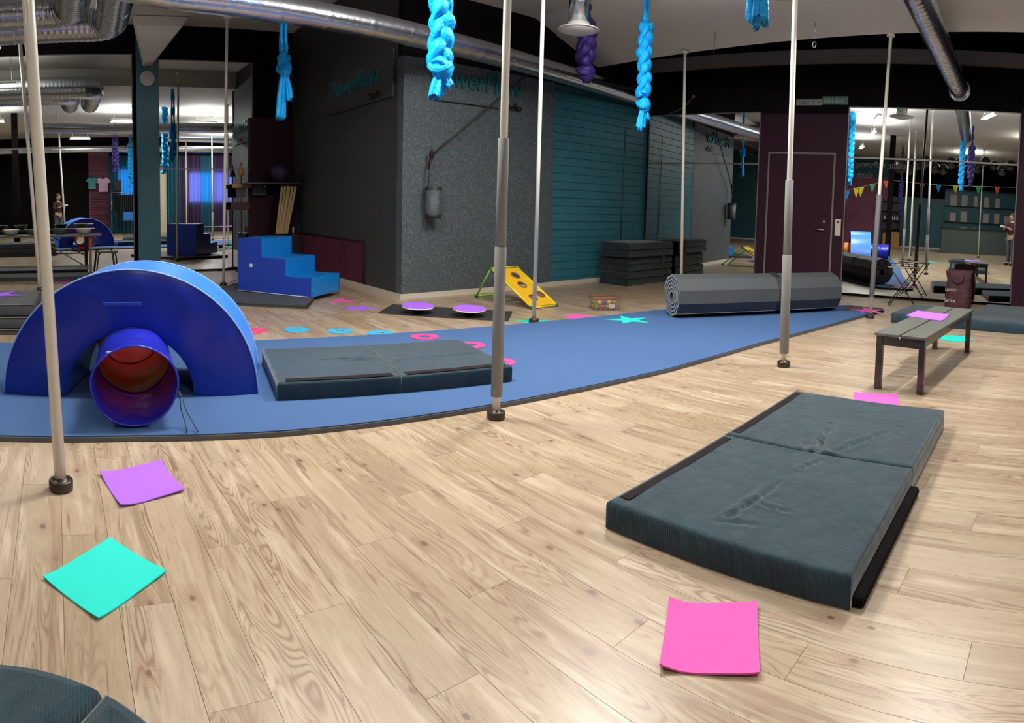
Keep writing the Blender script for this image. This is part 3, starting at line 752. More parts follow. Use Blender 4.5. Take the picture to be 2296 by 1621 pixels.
# ================================================================== CUSHION MATS
def cushion(w, l, h, r=.022, nx=26, ny=26, amp=.003, seed=0, creases=()):
    """rounded slab, origin at a bottom corner"""
    rnd = random.Random(seed); ph = [rnd.uniform(0, 6) for _ in range(6)]
    xs = [0, .15 * r, .4 * r, .7 * r, r] + [r + (w - 2 * r) * i / nx for i in range(1, nx)] + [w - r, w - .7 * r, w - .4 * r, w - .15 * r, w]
    ys = [0, .15 * r, .4 * r, .7 * r, r] + [r + (l - 2 * r) * i / ny for i in range(1, ny)] + [l - r, l - .7 * r, l - .4 * r, l - .15 * r, l]
    def drop(d): d = min(d, r); return r - sqrt(max(0, r * r - (r - d) ** 2))
    b = B(); vs = []; NX, NY = len(xs), len(ys)
    for j, y in enumerate(ys):
        for i, x in enumerate(xs):
            dx, dy = min(x, w - x), min(y, l - y)
            z = h - max(drop(dx), drop(dy))
            if dx > .001 and dy > .001:
                z += amp * (sin(x * 7 + ph[0] + 2 * sin(y * 3 + ph[1])) + .6 * sin(y * 11 + ph[2] + x * 4)) * min(1, dx / .08) * min(1, dy / .08)
                for (xa, ya, xb, yb, dep, wid) in creases:
                    ex_, ey_ = xb - xa, yb - ya; L2 = ex_ * ex_ + ey_ * ey_
                    t = max(0, min(1, ((x - xa) * ex_ + (y - ya) * ey_) / L2))
                    qd = sqrt((x - xa - ex_ * t) ** 2 + (y - ya - ey_ * t) ** 2)
                    qd = abs(qd + .005 * sin(17 * t + xa * 9) + .002 * sin(47 * t))
                    kf = (.35 + .65 * sin(pi * min(1, t + .12)))
                    z += kf * (-dep * .62 * math.exp(-(qd / (wid * .75)) ** 2) + dep * .30 * math.exp(-((qd - wid * 1.8) / wid) ** 2))
            # rounded plan corners
            X, Y = x, y
            vs.append((X, Y, z))
    fs = [(j * NX + i, j * NX + i + 1, (j + 1) * NX + i + 1, (j + 1) * NX + i) for j in range(NY - 1) for i in range(NX - 1)]
    edge = [i for i in range(NX)] + [j * NX + NX - 1 for j in range(1, NY)] + [(NY - 1) * NX + i for i in range(NX - 2, -1, -1)] + [j * NX for j in range(NY - 2, 0, -1)]
    o = len(vs); ne = len(edge)
    for e in edge: vs.append((vs[e][0], vs[e][1], r * .4))
    o2 = len(vs)
    for e in edge:
        x, y = vs[e][0], vs[e][1]; vs.append((x + (w / 2 - x) * .01, y + (l / 2 - y) * .01, 0))
    for k in range(ne):
        k2 = (k + 1) % ne
        fs.append((edge[k2], edge[k], o + k, o + k2)); fs.append((o + k2, o + k, o2 + k, o2 + k2))
    fs.append(tuple(o2 + k for k in range(ne)))
    b.add(vs, fs, True)
    return b
def crash_mat(name, T, w, l, h, label, fold=True, velcro=None, creases=(), cat='mattress', m='corduroy', seeds=(1, 2), n=2, low=False, group=None):
    root = thing(name, T, label, cat, group)
    seg = l / n
    for k in range(n):
        o = cushion(w, seg - .006, h, creases=[(c[1], c[2] - k * seg, c[3], c[4] - k * seg, c[5], c[6]) for c in creases if c[0] == k], seed=seeds[k % 2] + k, nx=96, ny=96).build('cushion', m, root)
        o.location = (0, k * seg, 0)
        if velcro:
            v0, v1 = velcro
            q = B().box((v0, .06 if k == 0 else .04, h - .012), (v1, seg - .06, h + .0035)).build('hook_strip', 'velcro', root); q.location = (0, k * seg, 0)
    return root
# right-front mattress
c0, c1, c3 = Vector((2.0, 1.80, 0)), Vector((1.985, .79, 0)), Vector((4.07, .94, 0))
md = Vector((1.97, .10, 0)).normalized()         # long direction
FLc, FRc, BRc, BLc = G(1388, 1112, .125), G(1885, 1312, .125), G(2117, 925, .125), G(1790, 868, .125)
lm = ((BLc - FLc) + (BRc - FRc)) / 2
wv_ = ((FLc - FRc) + (BLc - BRc)) / 2
ld = lm.normalized(); L_m = lm.length; W_m = wv_.length
cen = (FLc + FRc + BRc + BLc) / 4; cen.z = 0
# local x = across (from near-right edge to left edge), local y = along
xd = Vector((ld.y, -ld.x, 0)) * -1
org = cen - ld * (L_m / 2) - xd * (W_m / 2)
Tm = Matrix(((xd.x, ld.x, 0, org.x), (xd.y, ld.y, 0, org.y), (0, 0, 1, 0), (0, 0, 0, 1)))
# xd x ld must be right handed -> flip when needed
if xd.cross(ld).z < 0:
    org = org + xd * W_m; xd = -xd
    Tm = Matrix(((xd.x, ld.x, 0, org.x), (xd.y, ld.y, 0, org.y), (0, 0, 1, 0), (0, 0, 0, 1)))
H_M = .125
W2 = W_m
mr = crash_mat('folding_mattress', Tm, W_m, L_m, H_M, 'dark teal corduroy folding mattress lying alone on the bare floor at the front right',
    velcro=(.03, .075), creases=((0, W_m * .46, .18, W_m * .50, .62, .026, .016), (0, W_m * .50, .36, W_m * .66, .36, .014, .013), (0, W_m * .44, .12, W_m * .60, .20, .010, .016), (0, W_m * .53, .80, W_m * .57, .94, .016, .014),
                         (1, W_m * .52, 1.03, W_m * .44, 1.50, .034, .018), (1, W_m * .60, 1.10, W_m * .80, 1.62, .016, .020), (1, W_m * .46, 1.02, W_m * .36, 1.30, .012, .018), (1, W_m * .62, 1.02, W_m * .50, 1.05, .016, .014)))
B().bbox((W_m - .05, .02, .0), (W_m + .045, L_m / 2 - .02, .045), .018).build('under_slab', 'black_paint', mr)  # thin black slab jutting out low along the near cushion's edge
# left mattress on the runner
FL, FR, BR, BL = G(605, 858, .16), G(1137, 820, .16), G(1030, 766, .16), G(573, 775, .16)
lm = ((FR - FL) + (BR - BL)) / 2; L_l = (FR - FL).length; W_l = ((BL - FL) + (BR - FR)).length / 2
ld = (FR - FL).normalized(); yd = Vector((-ld.y, ld.x, 0))
# local y along the length (fold direction), local x towards the viewer
org = FL + yd * W_l + ld * .05; org.z = MZ
Tl = Matrix(((-yd.x, ld.x, 0, org.x), (-yd.y, ld.y, 0, org.y), (0, 0, 1, org.z), (0, 0, 0, 1)))
crash_mat('folding_mattress', Tl, W_l, L_l, .124, 'dark teal corduroy folding mattress lying on the blue runner beside the foam arch',
    velcro=(W_l - .078, W_l - .012), creases=((0, W_l * .42, .40, W_l * .48, .80, .018, .016), (0, W_l * .52, .55, W_l * .55, .88, .012, .014), (1, W_l * .58, .95, W_l * .50, 1.9, .016, .014)), seeds=(5, 8))

# round two-part cushion at the lower left corner
rc = Vector((-.255, 1.205, 0)); RR = .468
root = thing('round_floor_cushion', Matrix.Translation(rc), 'dark corduroy round floor cushion in two halves, lower left corner of the photo', 'cushion')
for sgn in (1, -1):
    b = B(); n = 40; ang = radians(54)
    prof = [(1.0, 0), (1.0, .08), (.985, .10), (.955, .113), (.90, .12)]
    pts = []
    for k in range(n + 1):
        a = ang + (pi * k / n if sgn > 0 else -pi * k / n); pts.append((cos(a), sin(a)))
    off = Vector((-sin(ang), cos(ang), 0)) * (.006 * sgn)
    def rp(px_, py_, f, z, ins):
        # inset from the straight cut too
        x, y = px_ * RR * f, py_ * RR * f
        dcut = abs(-sin(ang) * x + cos(ang) * y)
        sh = max(0, ins - dcut)
        return (x + off.x + (-sin(ang)) * sh * sgn, y + off.y + cos(ang) * sh * sgn, z)
    vs = []; ins_ = [0, 0, .006, .02, .045]
    for (f, z), ins in zip(prof, ins_):
        for q in pts: vs.append(rp(q[0], q[1], f, z, ins))
    N1 = n + 1; fs = []
    for i in range(4):
        for k in range(N1):
            k2 = (k + 1) % N1; fs.append((i * N1 + k, i * N1 + k2, (i + 1) * N1 + k2, (i + 1) * N1 + k))
    fs.append(tuple(range(N1))); fs.append(tuple(4 * N1 + k for k in range(N1)))
    b.add(vs, fs, False); b.build('cushion_half', 'corduroy', root)

# ================================================================== ROLLED MAT
r0, r1 = G(1524, 718, MZ), G(1888, 700, MZ)
rdv = (r1 - r0).normalized(); RL = (r1 - r0).length
RRo = .275
roll = thing('rolled_mat', frame(r0 + Vector((0, 0, 0)), rdv), 'thick dark grey foam mat rolled up and strapped, on the far end of the runner', 'rolled mat')
b = B(); e1 = B(); NT_ = 10; turns = 4.6; tk = .030
inner, outer = [], []
steps_n = int(NT_ * turns)
for i in range(steps_n + 1):
    a = 2 * pi * i / NT_ + .25; rr = RRo - (tk + .016) * i / NT_
    if rr < .05: break
    outer.append((rr * cos(a) + 0, rr * sin(a) * 1.03 + RRo * 1.03)); inner.append(((rr - tk) * cos(a), (rr - tk) * sin(a) * 1.03 + RRo * 1.03))
n = len(outer)
yc = RRo
def P3(q, x): return (x, q[0] + yc, q[1])
zmin = min(q[1] for q in outer)
outer = [(a_, c_ - zmin) for a_, c_ in outer]; inner = [(a_, c_ - zmin) for a_, c_ in inner]
vs = [P3(q, 0) for q in outer] + [P3(q, RL) for q in outer] + [P3(q, 0) for q in inner] + [P3(q, RL) for q in inner]
fs = []
for i in range(n - 1):
    fs.append((i, i + 1, n + i + 1, n + i)); fs.append((2 * n + i, 3 * n + i, 3 * n + i + 1, 2 * n + i + 1))
fs.append((0, n, 3 * n, 2 * n)); fs.append((n - 1, 3 * n - 1, 4 * n - 1, 2 * n - 1))
b.add(vs, fs); b.build('foam_sheet', 'roll_foam', roll)
vs = [P3(q, -.002) for q in outer] + [P3(q, -.002) for q in inner] + [P3(q, RL + .002) for q in outer] + [P3(q, RL + .002) for q in inner]
e1.add(vs, [(i, n + i, n + i + 1, i + 1) for i in range(n - 1)] + [(2 * n + i, 2 * n + i + 1, 3 * n + i + 1, 3 * n + i) for i in range(n - 1)])
e1.build('sheet_edge', 'roll_edge', roll)
sb = B()
for i in (9, 8, 6):
    q = outer[i]; nrm = Vector((0, q[0], q[1] - RRo)).normalized()
    sb.tube([(0, q[0] + yc + nrm.y * .001, q[1] + nrm.z * .001), (RL, q[0] + yc + nrm.y * .001, q[1] + nrm.z * .001)], .0035, 5)
sb.build('panel_seam', 'roll_edge', roll)
for xs0 in (RL * .60,):
    b = B(); vs = []
    for x in (xs0 - .045, xs0 + .045):
        for i in range(NT_ + 1):
            q = outer[min(i, NT_)]; nrm = Vector((q[0], q[1] - RRo)).normalized(); vs.append((x, q[0] + yc + nrm.x * .008, max(.001, q[1] + nrm.y * .008)))
    n2 = NT_ + 1; b.add(vs, [(i, i + 1, n2 + i + 1, n2 + i) for i in range(NT_)]); b.build('strap', 'strap', roll)

# ================================================================== MAT STACK by the teal wall
sd = Vector((.985, .09, 0)).normalized()
base = Vector((8.22, 7.36, 0))
labels = ['lowest', 'middle', 'topmost']
zz = 0
for k, (dx, h, ex_) in enumerate(((0.0, .24, 0), (.02, .235, -.01), (-.03, .255, .03))):
    T = frame(base + sd * dx + Vector((0, -ex_, zz)), sd)
    root = thing('folded_mattress', T, labels[k] + ' black folded mattress of the pile in the corner by the teal wall', 'mattress', 'folded mattresses in the corner')
    for j in range(2):
        o = cushion(1.40, .62, h / 2 - .004, r=.05, nx=14, ny=10, amp=.004, seed=20 + k * 2 + j).build('cushion', 'corduroy_dark', root)
        o.location = (0, random.uniform(-.006, .006), j * h / 2 + .001)
    zz += h + .010
st = tag(B().box((0, 0, 0), (.055, .006, zz + .006)).box((0, 0, zz), (.055, .72, zz + .006)).build('strap', 'strap'), 'black strap hanging down the front of the folded mattress pile', 'strap')
st.matrix_world = frame(base + sd * 1.02 + Vector((0, -.045, 0)), sd)

# ================================================================== left stack with stars
zz = 0
for k, h in enumerate((.07, .13, .135)):
    root = thing('gym_mat', Matrix.Translation((-2.86, 6.62, zz)), labels[k] + ' dark gym mat of the stack behind the left end of the foam arch', 'mat', 'gym mats stacked at the left')
    cushion(2.34 - .02 * k, 1.05, h - .004, r=.02, nx=8, ny=8, amp=.002, seed=40 + k).build('cushion', 'rubber_grey', root)
    B().tube([(.02, -.004, h - .016), (2.3, -.004, h - .016)], .006, 6).build('piping', 'mirror_edge', root)
    zz += h
LSZ = zz
# flat mat in front of the left mirror
tag(B().bbox((-6.0, 11.35, 0), (.02, 12.05, .07), .012).build('gym_mat', 'rubber_grey'), 'long flat dark mat lying before the left mirror, under the long table', 'mat')

# ================================================================== FLAT FOAM SHAPES
def slab(name, pts, z, th, m, label, cat, group=None, curl=0):
    c = sum(pts, Vector((0, 0, 0))) / len(pts)
    o = B().prism([(p.x - c.x, p.y - c.y) for p in pts], 0, th).build(name, m)
    o.location = (c.x, c.y, z)
    return tag(o, label, cat, group)
def tile(name, corners, z, m, label, warp=.006, sub=14, th=.005):
    """square foam tile with softly curled corners"""
    P = [G(*q, z) for q in corners]
    c = sum(P, Vector((0, 0, 0))) / 4; b = B(); vs = []
    for zo in (th, 0):
        for j in range(sub + 1):
            for i in range(sub + 1):
                u, v = i / sub, j / sub
                p = P[0] * (1 - u) * (1 - v) + P[1] * u * (1 - v) + P[2] * u * v + P[3] * (1 - u) * v
                lift = warp * (abs(2 * u - 1) ** 3 * abs(2 * v - 1) ** 2 + .25 * (1 + sin(7 * u + 3)) * abs(2 * v - 1) ** 4)
                vs.append((p.x - c.x, p.y - c.y, zo + lift))
    n = sub + 1; N2 = n * n
    fs = [(j * n + i, j * n + i + 1, (j + 1) * n + i + 1, (j + 1) * n + i) for j in range(sub) for i in range(sub)]
    fs += [tuple(reversed([N2 + q for q in f])) for f in fs]
    ed = [i for i in range(n)] + [j * n + n - 1 for j in range(1, n)] + [(n - 1) * n + i for i in range(n - 2, -1, -1)] + [j * n for j in range(n - 2, 0, -1)]
    for k in range(len(ed)): a, d = ed[k], ed[(k + 1) % len(ed)]; fs.append((a, N2 + a, N2 + d, d))
    b.add(vs, fs); o = b.build(name, m); o.location = (c.x, c.y, z + .0008)
    return tag(o, label, 'floor marker')
tile('foam_tile', ((224, 1064), (360, 1038), (415, 1103), (271, 1140)), 0, 'foam_purple', 'purple square foam tile on the floor right of the leftmost white pole', warp=.012)
tile('foam_tile', ((97, 1299), (247, 1210), (373, 1285), (221, 1393)), 0, 'foam_teal', 'turquoise square foam tile on the floor at the front left')
tile('foam_tile', ((1500, 1352), (1697, 1360), (1703, 1522), (1478, 1505)), 0, 'foam_pink', 'pink square foam tile on the floor in front of the right mattress', warp=.014)
tile('foam_tile', ((1914, 881), (2012, 887), (2020, 925), (1918, 918)), 0, 'foam_pink', 'pink square foam tile half hidden between the right mattress and the bench', warp=.003)
tile('foam_tile', ((2030, 709), (2057, 698), (2129, 707), (2112, 721)), .452, 'foam_purple', 'purple square foam tile lying on top of the black bench', warp=.003)

def ring(px, py, rx_px, m, label, z=0, ri=.42, R=None, tilt=0, name='foam_ring'):
    c = G(px, py, z)
    b = B(); n = 32; r = R; r_in = R * ri
    th = .006
    vs = [(r * cos(2 * pi * k / n), r * sin(2 * pi * k / n), zz_) for zz_ in (th, 0) for k in range(n)]
    if ri > 0:
        vs += [(r_in * cos(2 * pi * k / n), r_in * sin(2 * pi * k / n), zz_) for zz_ in (th, 0) for k in range(n)]
        fs = []
        for k in range(n):
            k2 = (k + 1) % n
            fs += [(k, k2, 2 * n + k2, 2 * n + k), (n + k, 3 * n + k, 3 * n + k2, n + k2), (k, n + k, n + k2, k2), (2 * n + k, 2 * n + k2, 3 * n + k2, 3 * n + k)]
    else:
        fs = [tuple(range(n)), tuple(reversed(range(n, 2 * n)))] + [(k, n + k, n + (k + 1) % n, (k + 1) % n) for k in range(n)]
    b.add(vs, fs); o = b.build(name, m); o.location = (c.x, c.y, z + .001); o.rotation_euler = (0, tilt, .4)
    return tag(o, label, 'floor marker')
ring(570, 742, 0, 'foam_hotpink', 'pink foam ring on the wooden floor just right of the foam arch', R=.135, ri=.3)
ring(665, 740, 0, 'foam_cyan', 'sky blue foam ring nearest the pink one, left end of the blue row', R=.135, ri=.3)
ring(762, 743, 0, 'foam_cyan', 'sky blue foam ring in the middle of the row behind the left mattress', R=.135, ri=.3)
ring(853, 748, 0, 'foam_cyan', 'sky blue foam ring partly tucked under the edge of the blue runner', R=.135, ri=.3)
ring(952, 756, 0, 'foam_hotpink', 'pink foam ring on the runner at the back edge of the left mattress', z=MZ, R=.14, ri=.42)
ring(1055, 775, 0, 'foam_hotpink', 'pink foam ring on the runner behind the right corner of the left mattress', z=MZ, R=.14, ri=.42)
ring(1118, 813, 0, 'foam_hotpink', 'pink foam ring showing behind the grey padded pole at the mattress end', z=MZ, R=.14, ri=.42)
ring(1297, 711, 0, 'foam_pink', 'pink round foam disc beside the runner, left of the toy basket', R=.16, ri=0, name='foam_disc')
ring(2142, 760, 0, 'foam_teal', 'turquoise round foam disc on the floor behind the bench', R=.19, ri=0, name='foam_disc')
def star(px, py, R, m, label, z=0, rot=0.0):
    c = G(px, py, z)
    pts = []
    for k in range(10):
        r = R if k % 2 == 0 else R * .40; a = rot + pi / 2 + 2 * pi * k / 10; pts.append(Vector((c.x + r * cos(a), c.y + r * sin(a), 0)))
    o = slab('foam_star', pts, z + .001, .006, m, label, 'floor marker'); return o
star(765, 675, .24, 'foam_pink', 'pink foam star on the floor in front of the foam steps', rot=.9)
star(805, 692, .24, 'foam_purple', 'purple foam star on the floor left of the balance boards', rot=.5)
star(1192, 721, .22, 'foam_teal', 'turquoise foam star on the floor at the foot of the thin white pole', rot=.7)
star(1410, 718, .27, 'foam_teal', 'turquoise foam star on the runner, left of the rolled mat', z=MZ, rot=.8)
star(1946, 697, .25, 'foam_pink', 'dull pink foam star on the runner end behind the rolled mat', z=MZ, rot=.3)
star(-4, 661, .30, 'foam_purple', 'purple foam star on top of the gym mat stack at the left edge', z=LSZ, rot=.6)
star(150, 634, .26, 'foam_pink', 'pink foam star on the floor behind the left shoulder of the arch', rot=.5)
# dark patch under the last star
e0, e1, e2, e3 = G(1886, 697, MZ), G(1983, 697, MZ), G(1978, 690, MZ), G(1905, 686, MZ)
slab('runner_patch', [e0, e1, e2, e3], MZ + .0002, .0006, 'maroon_paint', 'dark maroon end patch of the runner under the pink star', 'mat')

# ================================================================== POLES
def pole(base_px, top, label, r=.0235, base_z=0, zc=4.29, sleeves=(), collar=True, m='pole_white', sleeve='foam_sleeve', xy=None, group='dance poles'):
    bpnt = Vector((xy[0], xy[1], 0)) if xy else G(*base_px)
    dist = sqrt(bpnt.x ** 2 + bpnt.y ** 2)
    if top:
        t = AT(top[0], top[1], dist); v = (t - bpnt); v = v / v.z
    else: v = Vector((0, 0, 1))
    root = thing('dance_pole', Matrix.Translation(bpnt), label, 'pole', group)
    P_ = lambda z: Vector((v.x * z, v.y * z, z))
    B().tube([P_(.0 if not collar else .045), P_(zc)], r, 18).build('shaft', m, root)
    if collar:
        B().lathe([(.056, 0), (.058, .006), (.058, .044), (.055, .049), (.050, .050), (r + .004, .050), (r + .003, .060), (r, .060)], 24).build('base_collar', 'pole_base', root)
    B().lathe([(.055, zc - .03), (.055, zc)], 20, Matrix.Translation((v.x * zc, v.y * zc, 0))).build('ceiling_plate', m, root)
    for i, (z0, z1, rr) in enumerate(sleeves):
        B().tube([P_(z0), P_(z0 + .004), P_(z1 - .004), P_(z1)], [rr - .004, rr, rr, rr - .004], 18).build('foam_sleeve', sleeve, root)
    return root
def zat(px, py, xy):   # height of the pixel on the vertical line through xy
    d = ray(px, py); t = sqrt(xy[0] ** 2 + xy[1] ** 2) / sqrt(d.x ** 2 + d.y ** 2); return EYE.z + d.z * t
b2 = G(1112, 938)
pole((137, 1097), (63, 0), 'nearest white pole, leaning at the left edge in front of the foam arch', r=.0285)
pole((1112, 938), (1138, 0), 'white pole with long grey padding at the front edge of the runner',
     sleeves=((zat(1112, 888, b2), zat(1120, 553, b2), .037), (zat(1120, 553, b2), zat(1131, 310, b2), .034)), r=.0245)
b5 = G(1757, 822)
pole((1757, 822), (1783, 0), 'white pole with pale grey padding in front of the maroon door',
     sleeves=((zat(1757, 792, b5), zat(1765, 571, b5), .041), (zat(1765, 571, b5), zat(1771, 403, b5), .036)), sleeve='foam_sleeve')
b6 = G(1951, 713)
pole((1951, 713), (1997, 85), 'pole with dark grey padding at the far end of the runner', zc=3.80,
     sleeves=((zat(1951, 665, b6), zat(1970, 436, b6), .036),), sleeve='foam_sleeve_dark')
pole((1197, 724), (1218, 0), 'thin bare white pole standing just behind the runner')
pole(None, (1536, 120), 'bare white pole behind the left end of the rolled mat', xy=(8.1, 6.1), zc=3.80)
pole((501, 640), (509, 40), 'bare white pole on the rubber mats left of the foam steps', xy=None)
pole((90, 652), (37, 0), 'white pole mostly hidden behind the nearest leaning pole', r=.03)
# poles of the part of the room behind the camera, seen in the mirrors
pole(None, None, 'chrome pole beside the pillar, behind the camera', xy=(-3.2, 2.9), m='chrome', sleeves=((.1, 1.75, .036),), sleeve='foam_sleeve_dark')
pole(None, None, 'bare white pole in front of the reception counter', xy=(-4.3, .2))
pole(None, None, 'white pole at the curtain side behind the camera', xy=(4.9, -1.2))
pole(None, None, 'chrome pole nearest the clothes rail', xy=(2.9, -2.0), m='chrome')

# ================================================================== BENCH
bl = G(1970, 871); br_ = Vector((4.79, 1.31, 0))
bdir = Vector((1.79, .0, 0)).normalized()
bench = thing('bench', frame((4.77, 1.27, 0), bdir), 'black slatted wooden bench near the large mirror', 'bench')
BLn, BWd = 1.86, .42
for y0, y1 in ((0, .202), (.218, BWd)):
    B().bbox((-.01, y0, .430), (BLn, y1, .452), .003).build('seat_board', 'bench_top', bench)
for (x, y) in ((.01, .01), (.01, BWd - .06), (BLn - .07, .01), (BLn - .07, BWd - .06)):
    B().bbox((x, y, 0), (x + .05, y + .05, .43), .003).build('leg', 'wood_black', bench)
B().box((.015, .062, .355), (.04, BWd - .062, .43)).build('apron', 'wood_black', bench)
B().box((BLn - .05, .062, .355), (BLn - .025, BWd - .062, .43)).build('apron', 'wood_black', bench)
B().box((.062, .018, .365), (BLn - .072, .038, .43)).build('apron', 'wood_black', bench)
B().box((.062, BWd - .038, .365), (BLn - .072, BWd - .018, .43)).build('apron', 'wood_black', bench)
B().sphere((-.012, .21, .428), .009, 8, 6).build('screw_cap', 'steel', bench)

# ================================================================== BLACK LONG MATS beside the mirror
root = thing('long_cushion', frame((8.02, .4, 0), (0.0, 1, 0)), 'long dark corduroy mattress on the floor behind the bench', 'mattress')
a_, b_, c_, d_ = G(2000, 705, .12), G(2037, 682, .12), G(2172, 690, .12), G(2296, 748, 0)
bpy.data.objects.remove(root)
p0 = Vector((7.98, -.9, 0)); Tm2 = Matrix.Translation(p0)
root = thing('folding_mattress', Tm2, 'long dark corduroy mattress on the floor behind the bench, along the large mirror', 'mattress')
for k, (y0, y1) in enumerate(((0, 1.76), (1.77, 3.52))):
    o = cushion(1.0, y1 - y0, .13, r=.025, nx=16, ny=20, amp=.006, seed=60 + k, creases=((.5, .2, .55, 1.5, .012, .02),)).build('cushion', 'corduroy', root); o.location = (0, y0, 0)
root = thing('folding_mattress', Matrix.Translation((9.05, -.9, 0)), 'second dark mattress lying between the long mattress and the large mirror', 'mattress')
cushion(.92, 2.6, .10, r=.022, nx=12, ny=20, amp=.004, seed=70).build('cushion', 'corduroy', root)

# ================================================================== LAUNDRY BAG
bgc = Vector((9.75, 2.12, 0))
bx_ = (G(2188, 686) - G(2122, 678)); 
bdx = Vector((.10, -1, 0)).normalized()
bag = thing('laundry_bag', frame(bgc, bdx), 'upright maroon fabric laundry bag with white lettering, between the mirror and the bench', 'bag')
b = B(); hB = .56; w_, d_ = .40, .30
rows = [(0, .94, 0), (.02, 1.0, 0), (.25, 1.0, .01), (.45, .97, .015), (.55, 1.03, .02), (.585, 1.0, .02), (.56, .93, .02), (.50, .90, .02)]
vs = []; N_ = 24
for z, sc_, wv in rows:
    for k in range(N_):
        a = 2 * pi * k / N_; cx_, cy_ = cos(a), sin(a)
        sxx = math.copysign(abs(cx_) ** .45, cx_); syy = math.copysign(abs(cy_) ** .45, cy_)
        vs.append((w_ / 2 * sxx * sc_ + wv * sin(3 * a + z * 9), d_ / 2 * syy * sc_ + wv * cos(4 * a + z * 7), z * 1.05))
fs = [(i * N_ + k, i * N_ + (k + 1) % N_, (i + 1) * N_ + (k + 1) % N_, (i + 1) * N_ + k) for i in range(len(rows) - 1) for k in range(N_)] + [tuple(range(N_))]
b.add(vs, fs, True); bag_b = b.build('bag_body', 'bag_maroon', bag)
fv = vs
# lettering on the side that faces the camera
yface = -d_ / 2 - .016
Tt = Matrix(((1, 0, 0, -w_ / 2 + .01), (0, 0, -1, yface), (0, 1, 0, .30), (0, 0, 0, 1)))
text('lettering', 'Laundry', Tt, .085, .003, 'letter_white', bag_b, xs=.62)
Tt = Matrix(((1, 0, 0, -w_ / 2 + .01), (0, 0, -1, yface), (0, 1, 0, .13), (0, 0, 0, 1)))
text('lettering', 'Service', Tt, .085, .003, 'letter_white', bag_b, xs=.66)
B().tube([(-.1, -.155, .56), (-.08, -.17, .46), (0, -.172, .42), (.08, -.17, .46), (.1, -.155, .56)], .010, 6).build('carry_handle', 'strap', bag)

# ================================================================== FOLDING TRAY TABLE
tt = thing('folding_tray_table', frame((9.42, 3.18, 0), (.35, -.94, 0)), 'small wire-top folding table with crossed black legs, left of the laundry bag', 'table')
b = B(); TL, TWd, TZ = .50, .36, .60
for y in (0, TWd): b.tube([(0, y, TZ), (TL, y, TZ)], .006, 6)
for x in (0, TL): b.tube([(x, 0, TZ), (x, TWd, TZ)], .006, 6)
b.tube([(0, TWd, TZ), (0, TWd, TZ + .045), (TL, TWd, TZ + .045), (TL, TWd, TZ)], .005, 6)
b.build('tray_frame', 'rubber', tt)
b = B()
for i in range(1, 22): b.tube([(TL * i / 22, 0, TZ), (TL * i / 22, TWd, TZ)], .0028, 4)
for i in range(1, 5): b.tube([(0, TWd * i / 5, TZ - .004), (TL, TWd * i / 5, TZ - .004)], .003, 4)
q = b.build('wire_grid', 'cream_plastic', tt)
for y in (.03, TWd - .03):
    B().tube([(.04, y, 0), (TL - .04, y, TZ - .01)], .009, 6).build('leg', 'rubber', tt)
    B().tube([(TL - .04, y + (.02 if y < .1 else -.02), 0), (.04, y + (.02 if y < .1 else -.02), TZ - .01)], .009, 6).build('leg', 'rubber', tt)
B().tube([(.07, .03, .05), (.07, TWd - .03, .05)], .007, 6).tube([(TL - .07, .05, .05), (TL - .07, TWd - .05, .05)], .007, 6).build('cross_bar', 'rubber', tt)

# ================================================================== BALANCE BOARDS on a black mat
pts = [G(848, 703), G(1140, 721), G(1149, 700), G(880, 684)]
bm_ = slab('balance_mat', pts, .001, .012, 'rubber', 'thin black rubber mat under the two purple balance boards', 'mat')
for q in pts:
    c = pts[0] * .25 + pts[1] * .25 + pts[2] * .25 + pts[3] * .25
    e = (c - q).normalized() * .07 + q
    o = B().lathe([(.012, .0), (.012, .002)], 10).build('eyelet', 'steel', bm_); o.location = (e.x - bm_.location.x, e.y - bm_.location.y, .0125)
for (px_, py_, lab) in ((937, 686, 'left round balance board with a purple foam top, near the wall corner'), (1052, 692, 'right round balance board with a purple foam top, left of the grey padded pole')):
    c = G(px_, py_, .10)
    bdn = thing('balance_board', Matrix.Translation((c.x, c.y, .0165)) @ Matrix.Rotation(.045, 4, 'X'), lab, 'balance board', 'balance boards')
    B().lathe([(.045, 0), (.06, .012), (.07, .04), (.075, .068)], 20).build('rocker', 'letter_black', bdn)
    B().lathe([(.195, .070), (.20, .073), (.20, .083), (.197, .086)], 36).build('board', 'white_plastic', bdn)
    B().lathe([(.197, .0865), (.197, .093)], 36).build('foam_top', 'foam_purple', bdn)

# ================================================================== TOSS GAME
tl, tr_ = G(1101, 602, .47), G(1157, 598, .47)
fl_, fr_ = G(1193, 690, .02), G(1248, 684, .02)
bk = G(1068, 664, .02); bk2 = bk + (tr_ - tl)
bk2.z = .02
game = thing('toss_game', Matrix.Translation((fl_ + fr_) / 2 * 1.0), 'yellow folding target game with round holes, leaning on a green frame by the grey wall', 'game')
inv = game.matrix_world.inverted()
def gt(nm, pts, r, m): 
    b = B(); b.tube(pts, r, 8); local(b, inv).build(nm, m, game)
gt('frame_tube', [tl, fl_], .014, 'game_yellow'); gt('frame_tube', [tr_, fr_], .018, 'game_yellow')
gt('frame_tube', [tl, tr_], .014, 'game_yellow'); gt('frame_tube', [fl_, fr_], .012, 'game_yellow')
gt('rear_leg', [tl, bk], .014, 'game_green'); gt('rear_leg', [tr_, bk2], .014, 'game_green'); gt('rear_bar', [bk, bk2], .014, 'game_green')
for q in (tl, tr_, fl_, fr_, bk, bk2):
    b = B(); b.sphere(q, .026, 10, 6); local(b, inv).build('corner_joint', 'game_dark', game)
ud, vd = (tr_ - tl), (fl_ - tl)
nrm = ud.cross(vd).normalized()
if nrm.z < 0: nrm = -nrm
